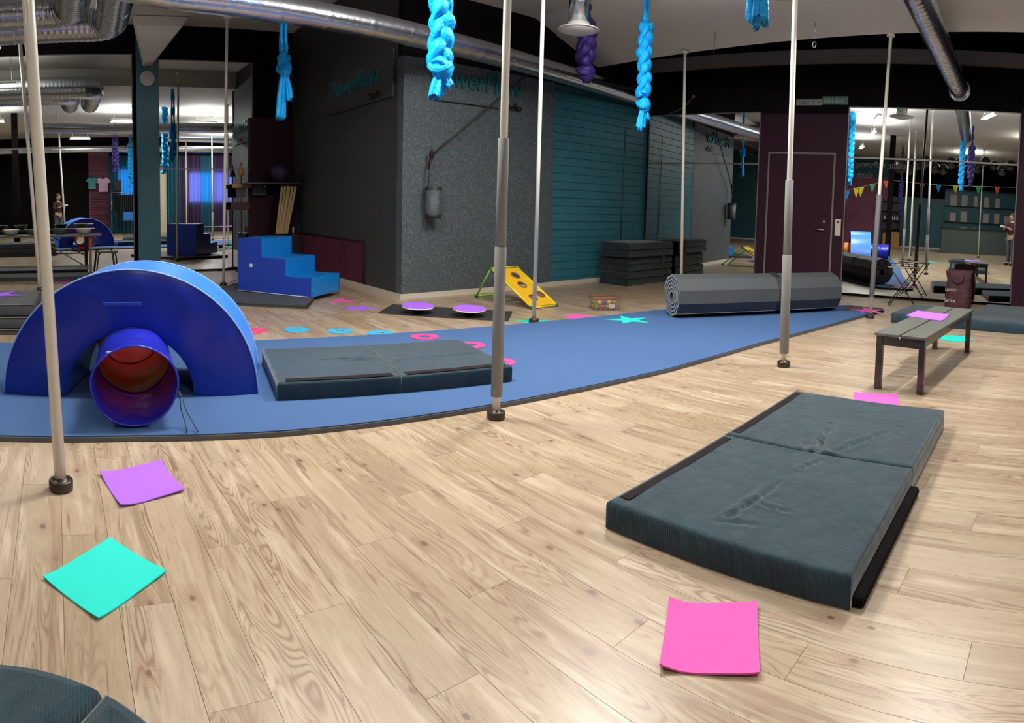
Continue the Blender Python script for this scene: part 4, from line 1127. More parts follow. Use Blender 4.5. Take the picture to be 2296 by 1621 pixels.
def gp(u, v, o=0): return tl + ud * u + (fl_ - tl) * v * (1 - u) + (fr_ - tr_) * v * u + nrm * o
# panel with real holes: polar patches around each hole
holes = [(.62, .22, .13), (.50, .46, .13), (.42, .78, .12), (.80, .72, .13)]
b = B(); Nn = 40; Mn = 72
grid = {}
def inhole(u, v):
    for (hu, hv, hr) in holes:
        if ((u - hu) * ud.length) ** 2 + ((v - hv) * vd.length) ** 2 < (hr * ud.length * 1.0) ** 2: return True
    return False
vs = []; fs = []
for j in range(Mn + 1):
    for i in range(Nn + 1): vs.append(gp(.04 + .92 * i / Nn, .03 + .94 * j / Mn, .0))
for j in range(Mn):
    for i in range(Nn):
        if not inhole(.04 + .92 * (i + .5) / Nn, .03 + .94 * (j + .5) / Mn):
            a = j * (Nn + 1) + i; fs.append((a, a + 1, a + Nn + 2, a + Nn + 1))
b.add(vs, fs); local(b, inv).build('target_sheet', 'game_orange', game)
for (hu, hv, hr) in holes:
    b = B(); rr = hr * 1.06
    b.tube([gp(hu + rr * cos(2 * pi * k / 24), hv + rr * sin(2 * pi * k / 24) * ud.length / vd.length, .002) for k in range(25)], .009, 5, caps=False)
    local(b, inv).build('hole_rim', 'brown_ring', game)

# ================================================================== TOY BASKET
bkc = (G(1328, 699) + G(1388, 698)) / 2 + Vector((.12, .14, 0))
bx = (G(1388, 698) - G(1328, 699)).normalized()
bas = thing('toy_basket', frame(bkc, bx), 'clear plastic box of colourful toys on the floor behind the runner', 'toy box')
b = B(); w1, d1, w2, d2, hb_ = .16, .12, .18, .14, .16
for s_ in range(4):
    a0_, a1_ = [(-w1, -d1), (w1, -d1), (w1, d1), (-w1, d1)][s_], [(w1, -d1), (w1, d1), (-w1, d1), (-w1, -d1)][s_]
    c0_, c1_ = [(-w2, -d2), (w2, -d2), (w2, d2), (-w2, d2)][s_], [(w2, -d2), (w2, d2), (-w2, d2), (-w2, -d2)][s_]
    b.add([(*a0_, .001), (*a1_, .001), (*c1_, hb_), (*c0_, hb_)], [(0, 1, 2, 3)])
b.add([(-w1, -d1, .001), (w1, -d1, .001), (w1, d1, .001), (-w1, d1, .001)], [(0, 1, 2, 3)])
b.build('box_body', 'plastic_clear', bas)
b = B().tube([(-w2, -d2, hb_), (w2, -d2, hb_), (w2, d2, hb_), (-w2, d2, hb_), (-w2, -d2, hb_)], .006, 6, caps=False); b.build('rim', 'brown_ring', bas)
B().box((.02, -d1 - .012, .03), (.10, -d1 - .010, .09)).build('label_sticker', 'paper', bas)
toyT = frame(bkc, bx)
for i in range(16):
    mname = random.choice(['red_plastic', 'green_plastic', 'yellow_plastic', 'red_plastic', 'silk_purple', 'foam_cyan'])
    p = toyT @ Vector(((-.102 + .068 * (i % 4)) + (.01 if i >= 8 else 0), -.04 + .08 * ((i // 4) % 2), .036 + .062 * (i // 8) + random.uniform(0, .008)))
    o = B().sphere((0, 0, 0), .030, 10, 7).tube([(0, 0, .022), (0, 0, .036)], .010, 6).build('toy', mname); o.location = p; o.rotation_euler = (random.uniform(-1, 1), random.uniform(-1, 1), 0)
    tag(o, 'small bright plastic toy heaped in the clear box behind the runner', 'toy', 'toys in the clear box')

# ================================================================== SILKS
def silk(px, py_top, py_bot, zbot, label, m, loop=0.0, braid=(0.0, .7), knot=.72, ztop=4.28, tails=2, xy=None, width=.10, lean=0, amp=.045):
    """gathered and braided aerial silk; fractions are along the visible length from braid top to bottom"""
    if xy is None: p = G(px, py_bot, zbot); xy = (p.x, p.y)
    root = thing('aerial_silk', Matrix.Translation((xy[0], xy[1], zbot)), label, 'hanging silk')
    H = ztop - zbot; rnd = random.Random(int(px * 7))
    zb1 = H * braid[0] if False else braid[1]; zb0 = braid[0]       # heights above bottom
    # straps from the ceiling to the braid top
    for sx_ in (-1, 1):
        b = B(); pts = [(sx_ * (.04 + .02 * cos(t * 3)) * (1 - .6 * (1 - t)) + rnd.uniform(-.004, .004), rnd.uniform(-.01, .01), zb1 + (H - zb1) * t) for t in [i / 10 for i in range(11)]]
        b.tube(pts, [.026 + .008 * sin(i * 1.7) for i in range(11)], 18, pleat=.12); b.build('strap', m, root)
    # three braid strands
    L = zb1 - zb0; wl = .48
    if L > .05:
        for s3 in range(3):
            n = max(12, int(L / .018)); pts = []; rad = []
            for i in range(n + 1):
                z = zb0 + L * i / n; t = 2 * pi * z / wl + s3 * 2 * pi / 3
                pts.append((amp * sin(t), .6 * amp * sin(2 * t), z)); rad.append(amp * (.80 + .34 * abs(cos(t))) * (1 + .16 * sin(z * 23 + s3 * 2.2) + .06 * sin(z * 61)))
            b = B(); b.tube(pts, rad, 22, pleat=.05); b.build('braid_strand', m, root)
    # knot
    if knot:
        b = B(); kz = knot
        b.sphere((0.01, -.01, kz), amp * 1.7, 18, 12, (1, .9, 1.15), .12)
        b.tube([(amp * 1.5 * cos(a), -amp * 1.2 * sin(a), kz + .03 * sin(a * 2)) for a in [2 * pi * k / 14 for k in range(15)]], amp * .6, 18, caps=False, pleat=.12)
        b.build('knot', m, root)
    # tails: fluted cloth
    top = (knot or zb0)
    for t_ in range(tails):
        ang = rnd.uniform(0, 6); off = (-.05 if t_ == 0 else .055) if tails > 1 else .01
        zend = 0 if t_ == 0 else top * .40
        b = B(); n = 22; m_ = 12; vs = []
        for i in range(m_ + 1):
            f = i / m_; z = top + (zend - top) * f
            R_ = .022 + .055 * f ** .8 * (1 - .35 * f)
            for k in range(n):
                a = 2 * pi * k / n; r = R_ * (1 + .38 * sin(5 * a + ang + f * 1.2))
                zz_ = z + (.03 * sin(3 * a + ang) * f if i == m_ else 0)
                vs.append((off * f ** .7 + r * cos(a) + lean * f, r * .8 * sin(a) - .01, zz_))
        b.add(vs, [(i * n + k, i * n + (k + 1) % n, (i + 1) * n + (k + 1) % n, (i + 1) * n + k) for i in range(m_) for k in range(n)] + [tuple(m_ * n + k for k in range(n))], True)
        b.build('tail', m, root)
    return root
def SXY(px_, r):
    d = ray(px_, 300); k = r / sqrt(d.x * d.x + d.y * d.y); return (d.x * k, d.y * k)
silk(988, 0, 219, 2.26, 'bright cyan braided silk hanging over the corner of the grey wall', 'silk_cyan', braid=(.26, 2.0), knot=.25, amp=.058, xy=SXY(985, 5.65))
silk(1440, 0, 290, 2.35, 'cyan braided silk hanging in front of the teal wall corner', 'silk_cyan', braid=(.42, 1.32), knot=.30, amp=.052)
silk(1683, 0, 49, 2.28, 'cyan silk whose tail end just shows at the top right of the photo', 'silk_cyan', braid=(.22, 1.5), knot=.22, tails=1, amp=.05, xy=SXY(1683, 3.2))
silk(636, 0, 266, 2.43, 'cyan knotted silk hanging in the dark alcove, behind the duct', 'silk_cyan', braid=(.62, .80), knot=.62, amp=.05)
silk(1312, 0, 182, 3.05, 'dark purple bundled silk hanging under the white beam', 'silk_purple', braid=(.22, .8), knot=.12, tails=1, amp=.07)
# silks seen only in the mirrors
silk(2170, 0, 0, 2.45, 'purple knotted silk beside a cyan one, seen in the large mirror', 'silk_purple', braid=(.35, 1.2), knot=.3, xy=(1.75, 1.30), amp=.065)
silk(2010, 0, 0, 1.5, 'long loose purple silk hanging in front of the plum wall', 'silk_purple', braid=(.6, 1.3), knot=.55, xy=(-4.6, 3.4), amp=.06)
silk(20, 0, 0, 2.3, 'purple silk looped up above the long table', 'silk_purple', braid=(.3, 1.2), knot=.3, xy=(-2.2, 8.3), amp=.06)
silk(372, 0, 0, 2.0, 'cyan twisted silk hanging near the curtain side', 'silk_cyan', braid=(.5, 1.7), knot=.4, xy=(2.6, 1.2 - 2.2), amp=.06)

# ================================================================== DUCTS
def duct(pts, r, name, label, m='galvanised', rib=.14, cat='duct', seg=.035):
    P_ = [Vector(p) for p in pts]
    # resample
    path = [P_[0]]
    for a, b in zip(P_[:-1], P_[1:]):
        n = max(1, int((b - a).length / seg))
        for i in range(1, n + 1): path.append(a + (b - a) * i / n)
    rad = []; s = 0
    for i, p in enumerate(path):
        if i: s += (path[i] - path[i - 1]).length
        rad.append(r * (1.03 if (s % rib) < seg * .99 else 1.0))
    o = B().tube(path, rad, 24).build(name, m)
    return tag(o, label, cat)
ds = (8.43 - 6.61) / (9.26 - .97)
duct([(-.9, 6.05, 3.55), (.97, 6.55, 3.42), (9.35, 8.05, 3.40)], .145, 'air_duct', 'long silver spiral duct crossing in front of the grey block', rib=.6)
def bend(a, b, c, n=10):
    a, b, c = Vector(a), Vector(b), Vector(c); out = []
    for i in range(n + 1):
        t = i / n; out.append(a * (1 - t) ** 2 + b * 2 * t * (1 - t) + c * t * t)
    return out
def elbowduct(p0, pc, p1, bl):
    d0, d1 = (p0 - pc).normalized(), (p1 - pc).normalized()
    return [p0] + bend(pc + d0 * bl, pc, pc + d1 * bl, 8) + [p1]
DZ = 3.98
duct(elbowduct(G(166, -60, DZ), G(160, 22, DZ), Vector((-6, 8.9, DZ)), .38), .235, 'air_duct', 'left thick silver duct bending toward the far left', rib=.09, seg=.022)
duct(elbowduct(G(268, -60, DZ), G(248, 56, DZ), Vector((-6, 9.75, DZ)), .38), .235, 'air_duct', 'right thick silver duct bending below the dark upper wall', rib=.09, seg=.022)
dr0, dr1 = G(2062, 0, 3.62), RT(5.78, 0.05, 3.52)
ddv = (dr1 - dr0).normalized()
duct([dr0 - ddv * 3, dr1], .15, 'air_duct', 'silver duct running to the black wall above the large mirror', rib=.11, seg=.03)
duct([(9.72, 8.0, 3.98), (10.8, .0, 4.02)], .045, 'wall_pipe', 'thin pale pipe along the top of the black mirror wall', rib=9)
duct([(-6, -2.2, 3.6), (8.8, -2.2, 3.6)], .14, 'air_duct', 'silver duct running along the curtain wall behind the camera', rib=.5)
# collar where the right duct meets the wall
tag(B().tube([dr1 - ddv * .05, dr1 + ddv * .02], .18, 24).build('duct_collar', 'steel'), 'round collar at the wall end of the right duct', 'duct collar')
# ceiling diffusers
def diffuser(c, r, label, drop):
    root = thing('ceiling_diffuser', Matrix.Translation(c), label, 'air vent', 'round ceiling air vents')
    B().lathe([(.125, .06), (.125, drop)], 28).build('duct_neck', 'galvanised', root)
    B().lathe([(r, .0), (r + .004, .006), (r, .014), (.17, .030), (.14, .040), (.135, .085), (.125, .085)], 36).build('outer_cone', 'white_plastic', root)
    B().lathe([(0, -.045), (r * .5, -.04), (r * .86, -.012), (r * .93, .004), (r * .5, .0), (0, .0)], 36).build('inner_cone', 'white_plastic', root)
dc = G(1297, 68, 3.50); diffuser(dc, .25, 'white round air vent on a steel neck, top of the photo above the grey wall', 4.28 - 3.5)
dc = G(1757, -16, 3.72); diffuser(dc, .29, 'white round air vent whose rim just shows at the top edge by the door pole', 4.28 - 3.72)

# ================================================================== CONCRETE BRACKET, STEEL COLUMN, CLOCK
cb0 = LP + LD * .17 - LN * .22
col_ = thing('steel_column', Matrix.Translation((cb0.x, cb0.y, 0)), 'tall teal painted column in front of the left mirrors', 'column')
B().box((-.20, -.10, 0), (.20, -.085, 4.7)).box((-.20, .085, 0), (.20, .10, 4.7)).box((-.012, -.085, 0), (.012, .085, 4.7)).box((-.20, -.10, 0), (.195, .10, .02)).build('flange', 'teal_dark', col_)
B().box((-.195, -.083, .02), (.195, .083, 4.25)).build('web', 'teal_paint', col_)
ck = tag(B().lathe([(.135, 0), (.14, .004), (.14, .03), (.12, .036), (0, .036)], 32).build('wall_disc', 'grey_plate'), 'round pale grey plate fixed high on the teal column', 'plate')
ck.matrix_world = Matrix.Translation((cb0.x - .0, cb0.y - .10, 3.65)) @ Matrix.Rotation(pi / 2, 4, 'X')
# concrete haunched beam running towards the viewer above the column
bmx = thing('concrete_bracket', Matrix.Translation((cb0.x, cb0.y, 0)), 'white wedge-shaped concrete bracket at the top of the teal column', 'beam')
b = B()
yb = cb0.y - .42
hp = [AX(px_, py_, 1, yb) for px_, py_ in ((300, 20), (424, 24), (345, 138), (324, 140), (308, 70))]
hp = [(p.x - cb0.x, min(p.z, 4.70)) for p in hp]
n = len(hp)
b.add([(p[0], -.42, p[1]) for p in hp] + [(p[0], -.102, p[1]) for p in hp], [tuple(range(n)), tuple(reversed(range(n, 2 * n)))] + [(i, (i + 1) % n, n + (i + 1) % n, n + i) for i in range(n)])
b.build('haunch', 'ceiling_paint', bmx)

# ================================================================== WALL ITEMS
# radiator on the alcove wall
rad = thing('radiator', frame((4.165, 12.1, .06), (.019, -1, 0)), 'long maroon panel radiator low on the dark side wall', 'radiator')
RLn = 3.0; RH = .68
B().box((0, -.045, 0), (RLn, -.035, RH)).build('front_panel', 'maroon_rad', rad)
b = B()
for i in range(60):
    x = .02 + (RLn - .04) * i / 60; b.bbox((x, -.055, .04), (x + .025, -.044, RH - .04), .004)
q = b.build('fins', 'maroon_rad', rad); q['kind'] = 'stuff'
B().tube([(0, -.05, RH), (RLn, -.05, RH)], .014, 8).tube([(0, -.05, 0), (RLn, -.05, 0)], .014, 8).tube([(RLn, -.05, 0), (RLn, -.05, RH)], .012, 8).build('frame_pipe', 'maroon_paint', rad)
B().tube([(RLn - .05, -.05, .08), (RLn + .05, -.05, .08), (RLn + .05, -.05, .0), (RLn + .05, -.05, -.055)], .012, 8).build('valve_pipe', 'maroon_paint', rad)
B().box((.5, -.04, .1), (.54, .02, .2)).box((2.5, -.04, .1), (2.54, .02, .2)).build('bracket', 'maroon_paint', rad)
# signs
def sign_front():
    root = thing('wall_lettering', Matrix.Translation(WC + WD * 1.2 + WN * .02 + Vector((0, 0, 3))), 'teal raised studio name lettering high on the grey flecked front wall', 'sign')
    inv = root.matrix_world.inverted()
    text('letters', 'PowerFlow', inv @ wallT(WC, WD, WN, .42, 3.02, .02), .40, .03, 'letter_teal', root, shear=.15, xs=.92)
    text('letters', 'Studio', inv @ wallT(WC, WD, WN, 1.70, 2.80, .02), .17, .02, 'letter_black', root, shear=.1)
    local(wallbox(B(), WC, WD, WN, .50, 1.68, 2.79, 2.81, 0, .012), inv).build('underline', 'letter_black', root)
sign_front()
AD = Vector((.018, -1, 0)).normalized(); AN = Vector((-1, -.018, 0)).normalized(); AP = Vector((4.115, 12.3, 0))
root = thing('wall_sign', Matrix.Translation(AP + AD * 2.6 + Vector((0, 0, 3.1))), 'dark panel with teal studio name lettering high on the dark side wall', 'sign')
inv = root.matrix_world.inverted()
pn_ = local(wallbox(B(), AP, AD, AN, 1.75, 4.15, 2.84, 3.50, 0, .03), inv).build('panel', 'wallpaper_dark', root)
text('letters', 'PowerFlow', inv @ wallT(AP, AD, AN, 1.95, 3.10, .04), .40, .02, 'letter_teal', pn_, shear=.15, xs=.95)
text('letters', 'Studio', inv @ wallT(AP, AD, AN, 3.40, 2.88, .04), .16, .015, 'letter_black', pn_, shear=.1)
# hanging grey container on a strap + rope line
hb0 = WC + WD * .42 + WN * .02
hang = thing('hanging_container', Matrix.Translation(Vector((hb0.x, hb0.y, 1.14))), 'small grey bucket with black rim hanging by a black strap near the wall corner', 'container')
Th = Matrix.Translation(WN * .13)
b = B().lathe([(.10, .0), (.11, .02), (.115, .40), (.10, .40), (.095, .05)], 24, Th); b.build('bucket', 'wallpaper', hang)
B().lathe([(.112, -.0), (.114, .05), (.112, .055)], 24, Th).build('bottom_band', 'strap', hang)
B().lathe([(.117, .395), (.12, .40), (.117, .43)], 24, Th).build('rim', 'strap', hang)
tp = Vector((WN * .13)) + Vector((0, 0, .41)) - WD * .10
top_h = Vector((WD * .0 + WN * .10)) + Vector((0, 0, .88)) - WD * .02
B().tube([tp, tp * .5 + top_h * .5, top_h], .012, 6).build('strap', 'strap', hang)
B().sphere(top_h, .035, 10, 8, (1, 1, 1.8), .15).tube([top_h, top_h + Vector((0, 0, -.2)) - WD * .05], .016, 6).build('knot', 'maroon_paint', hang)
rp0 = Vector((hang.location)) + top_h; rp1 = WC + WD * 2.28 + WN * .22 + Vector((0, 0, 3.5))
tag(B().tube([rp0, rp1], .014, 6).build('rope', 'strap'), 'black strap running diagonally up the grey wall to the duct', 'strap')
# cable on teal wall
tag(B().tube([WC + WD * 4.70 + WN * .03 + Vector((0, 0, 2.80)), WC + WD * 4.70 + WN * .008 + Vector((0, 0, .75))], .006, 6).build('wall_cable', 'strap'), 'thin black cable down the teal brick wall', 'cable')
# cord and carabiner under the beam
c_ = G(1826, 100, 3.62)
b = B().tube([Vector((c_.x, c_.y, 4.3 - max(0, c_.x - 6.6) / 1.55 * .5 + .01)), Vector((c_.x, c_.y, 3.70))], .008, 6)
b.tube([c_ + Vector((0, .025 * cos(a), .04 * sin(a))) for a in [2 * pi * k / 12 for k in range(13)]], .006, 6, caps=False)
tag(b.build('carabiner', 'steel'), 'small steel carabiner hanging from the white beam above the door', 'hook')
c_ = G(1603, 60, 4.0)
tag(B().tube([(c_.x, c_.y, 4.12), (c_.x + .01, c_.y, 3.9), (c_.x, c_.y, 3.62)], .006, 5).build('cord', 'grey_beam'), 'thin grey cord hanging below the white sloping ceiling', 'cord')
# things in the alcove: stick bundle, rack, ball
sb0 = AX(630, 515, 1, 11.9)
for k in range(6):
    x = sb0.x - .09 + .036 * k; tlt = .10 + .02 * k
    o = B().bbox((-.022, -.012, 0), (.022, .012, .93), .004).build('wooden_lath', 'wood_light')
    o.location = (x, 11.9 - (k % 3) * .035, .74); o.rotation_euler = (0, radians(7 + k * .9), 0)
    tag(o, ('leftmost', 'second from left', 'third from left', 'fourth from left', 'fifth from left', 'rightmost')[k] + ' pale wooden slat of the bundle standing in the dark alcove', 'wooden slat', 'wooden slats in the alcove')
cab = thing('storage_cabinet', Matrix.Translation((3.62, 11.95, 0)), 'low black cabinet in the alcove holding the wooden slats', 'cabinet')
B().bbox((-.42, -.25, 0), (.42, .25, .72), .006).build('body', 'wood_black', cab)
B().bbox((-.41, -.262, .03), (-.005, -.25, .70), .003).build('door', 'wood_black', cab); B().bbox((.005, -.262, .03), (.41, -.25, .70), .003).build('door', 'wood_black', cab)
shelf = thing('wall_rack', Matrix.Translation(AX(585, 425, 1, 12.25)), 'black wall rack with three steel knobs in the dark alcove', 'rack')
B().bbox((-.17, 0, -.12), (.13, .10, .10), .01).build('panel', 'letter_black', shelf)
for k in range(3): B().sphere((-.12 + .1 * k, -.015, .06), .016, 8, 6).build('knob', 'steel', shelf)
o = AX(628, 388, 1, 11.85)
tag(B().sphere((0, 0, 0), .18, 20, 14).build('gym_ball', 'ball_dark', origin=None), 'dark purple ball up on the alcove shelf above the wooden slats', 'ball').location = o
tag(B().bbox((2.95, 11.7, o.z - .215), (4.05, 12.3, o.z - .185), .004).build('wall_shelf', 'wood_black'), 'black shelf high in the dark alcove under the purple ball', 'shelf')
# small wooden signpost figure by the mirror edge
q = AX(541, 470, 1, 12.1)
fig = thing('wooden_ornament', Matrix.Translation((q.x, q.y, 0)), 'dark wooden hanging ornament at the right edge of the tall mirror', 'ornament')
B().tube([(0, 0, .0), (0, 0, 2.1)], .012, 6).build('rod', 'strap', fig)
B().bbox((-.17, -.02, 1.62), (.20, .02, 1.70), .005).build('crossbar', 'wood_orange', fig)
B().box((-.10, -.01, 1.44), (.10, .01, 1.62)).build('plate', 'letter_black', fig)
B().bbox((-.20, -.03, 1.20), (.17, .03, 1.34), .01).build('tray', 'bag_maroon', fig)
B().lathe([(.0, 2.12), (.05, 1.95), (.07, 1.86), (.0, 1.86)], 10).build('top_cone', 'wood_orange', fig)
B().lathe([(.12, 0), (.12, .02), (.02, .04)], 16).build('foot', 'strap', fig)

q = AX(658, 515, 0, 4.11)
o = B().bbox((-.03, -.045, -.06), (0, .045, .06), .006).build('wall_socket', 'white_plastic'); o.location = (4.11, q.y, q.z)
tag(o, 'small white socket on the dark side wall above the radiator end', 'socket')
cg = [RT(.95, .02, 3.46), RT(.80, .03, 3.30), RT(.62, .03, 3.20), RT(.40, .03, 3.15)]
tag(B().tube(cg, .008, 6).sphere(cg[0], .03, 8, 6).build('power_cord', 'grey_beam'), 'short grey cord with a plug on the black wall above the narrow mirror', 'cord')
kc = [G(470, 646) + Vector((0, 0, .006)), G(488, 640) + Vector((0, 0, .006)), G(500, 650) + Vector((0, 0, .066)), G(514, 644) + Vector((0, 0, .066)), G(530, 636) + Vector((0, 0, .066))]
tag(B().tube(kc, .006, 6).build('floor_cable', 'strap'), 'thin black cable on the rubber mats by the foam steps', 'cable')
# ================================================================== LONG TABLE with bowls, left
te = G(228, 526, .83)
tab = thing('long_table', Matrix.Translation((te.x, te.y, 0)), 'long dark folding table with bowls, in front of the left mirror', 'table')
TT = 3.4; TDp = .45
B().bbox((-TT, 0, .80), (0, TDp, .835), .006).build('tabletop', 'table_grey', tab)
for x in (-.22, -TT + .2):
    for y in (.06, TDp - .10): B().bbox((x, y, 0), (x + .05, y + .04, .80), .004).build('leg', 'table_grey', tab)
B().tube([(-.2, .08, .30), (-TT + .25, .08, .30)], .014, 6).build('stretcher', 'table_grey', tab)
B().tube([(-.22, .10, .25), (-1.1, .10, .79)], .012, 6).tube([(-TT + .25, .10, .25), (-2.3, .10, .79)], .012, 6).build('brace', 'table_grey', tab)
bowlp = B().lathe([(.05, 0), (.10, .015), (.145, .075), (.15, .082), (.14, .08), (.09, .02), (0, .012)], 24)
kinds = ['bowl_white', 'bowl_grey', 'bowl_grey', 'bowl_white', 'bowl_grey', 'bowl_white']
wd = ['first', 'second', 'third', 'fourth', 'fifth', 'sixth']
for k in range(6):
    o = B().lathe([(.05, 0), (.10, .015), (.145, .09), (.15, .10), (.14, .097), (.09, .02), (0, .012)], 24).build('bowl', kinds[k])
    o.location = (te.x - .3 - .42 * k, te.y + .20 + .05 * (k % 2), .836)
    tag(o, wd[k] + (' bowl from the right end of the long table, ' + ('pale' if kinds[k] == 'bowl_white' else 'dark grey')), 'bowl', 'bowls on the long table')
stl = AX(240, 568, 1, 11.95)
sto = thing('low_stool', Matrix.Translation((stl.x, 11.9, 0)), 'low black stool with bent tube legs, right of the long table', 'stool')
B().bbox((-.20, -.14, .44), (.20, .14, .47), .012).build('seat', 'rubber_grey', sto)
for sx_ in (-.16, .16):
    B().tube([(sx_ - .05 * (1 if sx_ < 0 else -1), -.12, 0), (sx_, -.12, .40), (sx_ * .8, -.12, .44), (sx_ * .8, .12, .44), (sx_, .12, .40), (sx_ - .05 * (1 if sx_ < 0 else -1), .12, 0)], .011, 6).build('leg', 'strap', sto)

# ================================================================== LAMPS (fixtures)
for i, (x, y, r, p) in enumerate(LAMPS):
    names = ['over the runner', 'over the bench', 'over the long table', 'over the runner near the arch', 'over the far left floor', 'over the left side', 'behind the camera', 'over the far corner by the curtains']
    root = thing('ceiling_light', Matrix.Translation((x, y, LAMP_Z)) @ Matrix.Rotation(radians(r), 4, 'Z'), 'white linear ceiling light ' + names[i], 'ceiling light', 'linear ceiling lights')
    B().bbox((-.05, -.40, 0), (.05, .40, .05), .008).build('housing', 'white_plastic', root)
    B().tube([(0, -.38, -.012), (0, .38, -.012)], .016, 8).build('tube', 'tube_emit', root)
    for yy_ in (-.3, .3): B().tube([(0, yy_, .05), (0, yy_, (4.72 if y > 8.3 else 4.3) - LAMP_Z)], .004, 5).build('suspension_wire', 'strap', root)

# ================================================================== REAR WALL: curtains, windows, door, clothes (seen in the left mirrors)
YR = -4.2
def rearx(px): return ML(px, 450, 1, YR + .1).x
def rearz(px, py): return ML(px, py, 1, YR + .1).z
wx0, wx1, wx2, wx3 = rearx(424), rearx(474), rearx(480), rearx(524)
wz0, wz1 = rearz(470, 452), rearz(470, 388)
for n_, (a, c) in enumerate(((wx0, wx1), (wx2, wx3), (rearx(268), rearx(300)))):
    wz0_ = wz0 if n_ < 2 else rearz(285, 455); wz1_ = wz1 if n_ < 2 else rearz(285, 380)
    w = struct('window_%d' % (n_ + 1), B().box((a, YR - .005, wz0_), (c, YR + .01, wz1_)), 'window_sky')
    f = B(); t_ = .04
    f.box((a - t_, YR, wz0_ - t_), (c + t_, YR + .04, wz0_)).box((a - t_, YR, wz1_), (c + t_, YR + .04, wz1_ + t_)).box((a - t_, YR, wz0_), (a, YR + .04, wz1_)).box((c, YR, wz0_), (c + t_, YR + .04, wz1_))
    f.build('window_frame', 'white_plastic', w)
M['curtain_teal'] = thin_cloth('curtain_teal', (.035, .17, .21), (.05, .45, .75))
M['curtain_plum'] = thin_cloth('curtain_plum', (.085, .035, .055), (.45, .42, .85))
def curtain(x0, x1, m, label, z0=.003, z1=3.45, y=YR + .14, seed=0):
    b = B(); n = max(16, int(abs(x1 - x0) / .025)); vs = []; rnd = random.Random(seed)
    ph = rnd.uniform(0, 6)
    for z in (z0, (z0 + z1) / 2, z1):
        for i in range(n + 1):
            x = x0 + (x1 - x0) * i / n; vs.append((x, y + .045 * sin(x * 38 + ph + .8 * sin(x * 7)) + (.01 * sin(x * 90) if z < z1 else 0), z))
    n1 = n + 1
    b.add(vs, [(j * n1 + i, j * n1 + i + 1, (j + 1) * n1 + i + 1, (j + 1) * n1 + i) for j in range(2) for i in range(n)], True)
    root = thing('curtain', Matrix.Translation(((x0 + x1) / 2, y, 0)), label, 'curtain')
    local(b, root.matrix_world.inverted()).build('fabric', m, root)
    local(B().tube([(x0, y, z1 + .03), (x1, y, z1 + .03)], .014, 6), root.matrix_world.inverted()).build('rail', 'strap', root)
curtain(rearx(245), rearx(300), 'curtain_teal', 'teal curtain over the small window behind the clothes rail', seed=1)
curtain(rearx(376), rearx(404), 'curtain_teal', 'teal curtain hanging right beside the cream door', seed=2)
curtain(rearx(404), rearx(428), 'curtain_plum', 'plum curtain to the left of the lit window', seed=3)
curtain(rearx(428), rearx(449), 'curtain_plum', 'plum curtain glowing over the left half of the lit window', seed=6)
curtain(rearx(449), rearx(474), 'curtain_teal', 'teal curtain glowing over the middle of the lit window', seed=4)
curtain(rearx(474), rearx(560), 'curtain_plum', 'plum curtain at the far end of the lit windows', seed=5)
dx0, dx1 = rearx(351), rearx(374)
dd_ = struct('door_2', B().box((dx0 - .1, YR, 0), (dx1, YR + .05, rearz(360, 376))), 'door_cream')
B().tube([(dx0 + .10, YR + .05, 1.0), (dx0 + .10, YR + .11, 1.0), (dx0 + .22, YR + .11, 1.0)], .012, 6).build('handle', 'steel', dd_)
struct('trim_4', B().box((rearx(350) - .3, YR, 0), (rearx(378), YR + .02, 3.4)).box((rearx(200), YR, 0), (rearx(246), YR + .03, 3.6)), 'maroon_bright')
o = tag(B().bbox((dx0, YR + .05, rearz(360, 375) + .03), (dx1 - .05, YR + .09, rearz(360, 375) + .16), .004).build('exit_sign', 'green_plastic'), 'small green sign above the cream door', 'sign')
# slatted maroon wall bars with hanging shirts
wb = thing('slat_wall', Matrix.Translation(((rearx(205) + rearx(243)) / 2, YR + .05, 0)), 'maroon slatted wall display behind the hanging shirts', 'display panel')
wbx = (rearx(243) - rearx(205)) / 2
for k in range(34):
    B().bbox((-wbx, 0, .35 + k * .07), (wbx, .025, .40 + k * .07), .004).build('slat', 'maroon_bright', wb)
def shirt(x, z, m, label, y=YR + .22, s=1.0):
    root = thing('hanging_shirt', Matrix.Translation((x, y, z)), label, 'shirt')
    prof = [(-.22, 0), (.22, 0), (.20, -.25), (.23, -.62), (-.23, -.62), (-.20, -.25)]
    pts = [(-.09, .0), (-.06, -.07), (.06, -.07), (.09, 0), (.22, -.03), (.33, -.20), (.24, -.26), (.20, -.20), (.21, -.64), (-.21, -.64), (-.20, -.20), (-.24, -.26), (-.33, -.20), (-.22, -.03)]
    n = len(pts); vs = [(p[0] * s, -.03, p[1] * s) for p in pts] + [(p[0] * s, .03, p[1] * s) for p in pts]
    B().add(vs, [tuple(range(n)), tuple(reversed(range(n, 2 * n)))] + [(i, (i + 1) % n, n + (i + 1) % n, n + i) for i in range(n)]).build('garment', m, root)
    B().tube([(-.18 * s, 0, -.02), (0, 0, .05), (.18 * s, 0, -.02)], .008, 6).tube([(0, 0, .05), (0, 0, .12), (.02, 0, .14)], .004, 6).build('hanger', 'strap', root)
shirt(ML(206, 405, 1, YR + .2).x, ML(206, 398, 1, YR + .2).z, 'shirt_teal', 'teal shirt on a hanger, left of the pink one', s=.80)
shirt(ML(231, 405, 1, YR + .2).x, ML(231, 398, 1, YR + .2).z, 'shirt_pink', 'pale pink shirt on a hanger by the maroon slats', s=1.0)
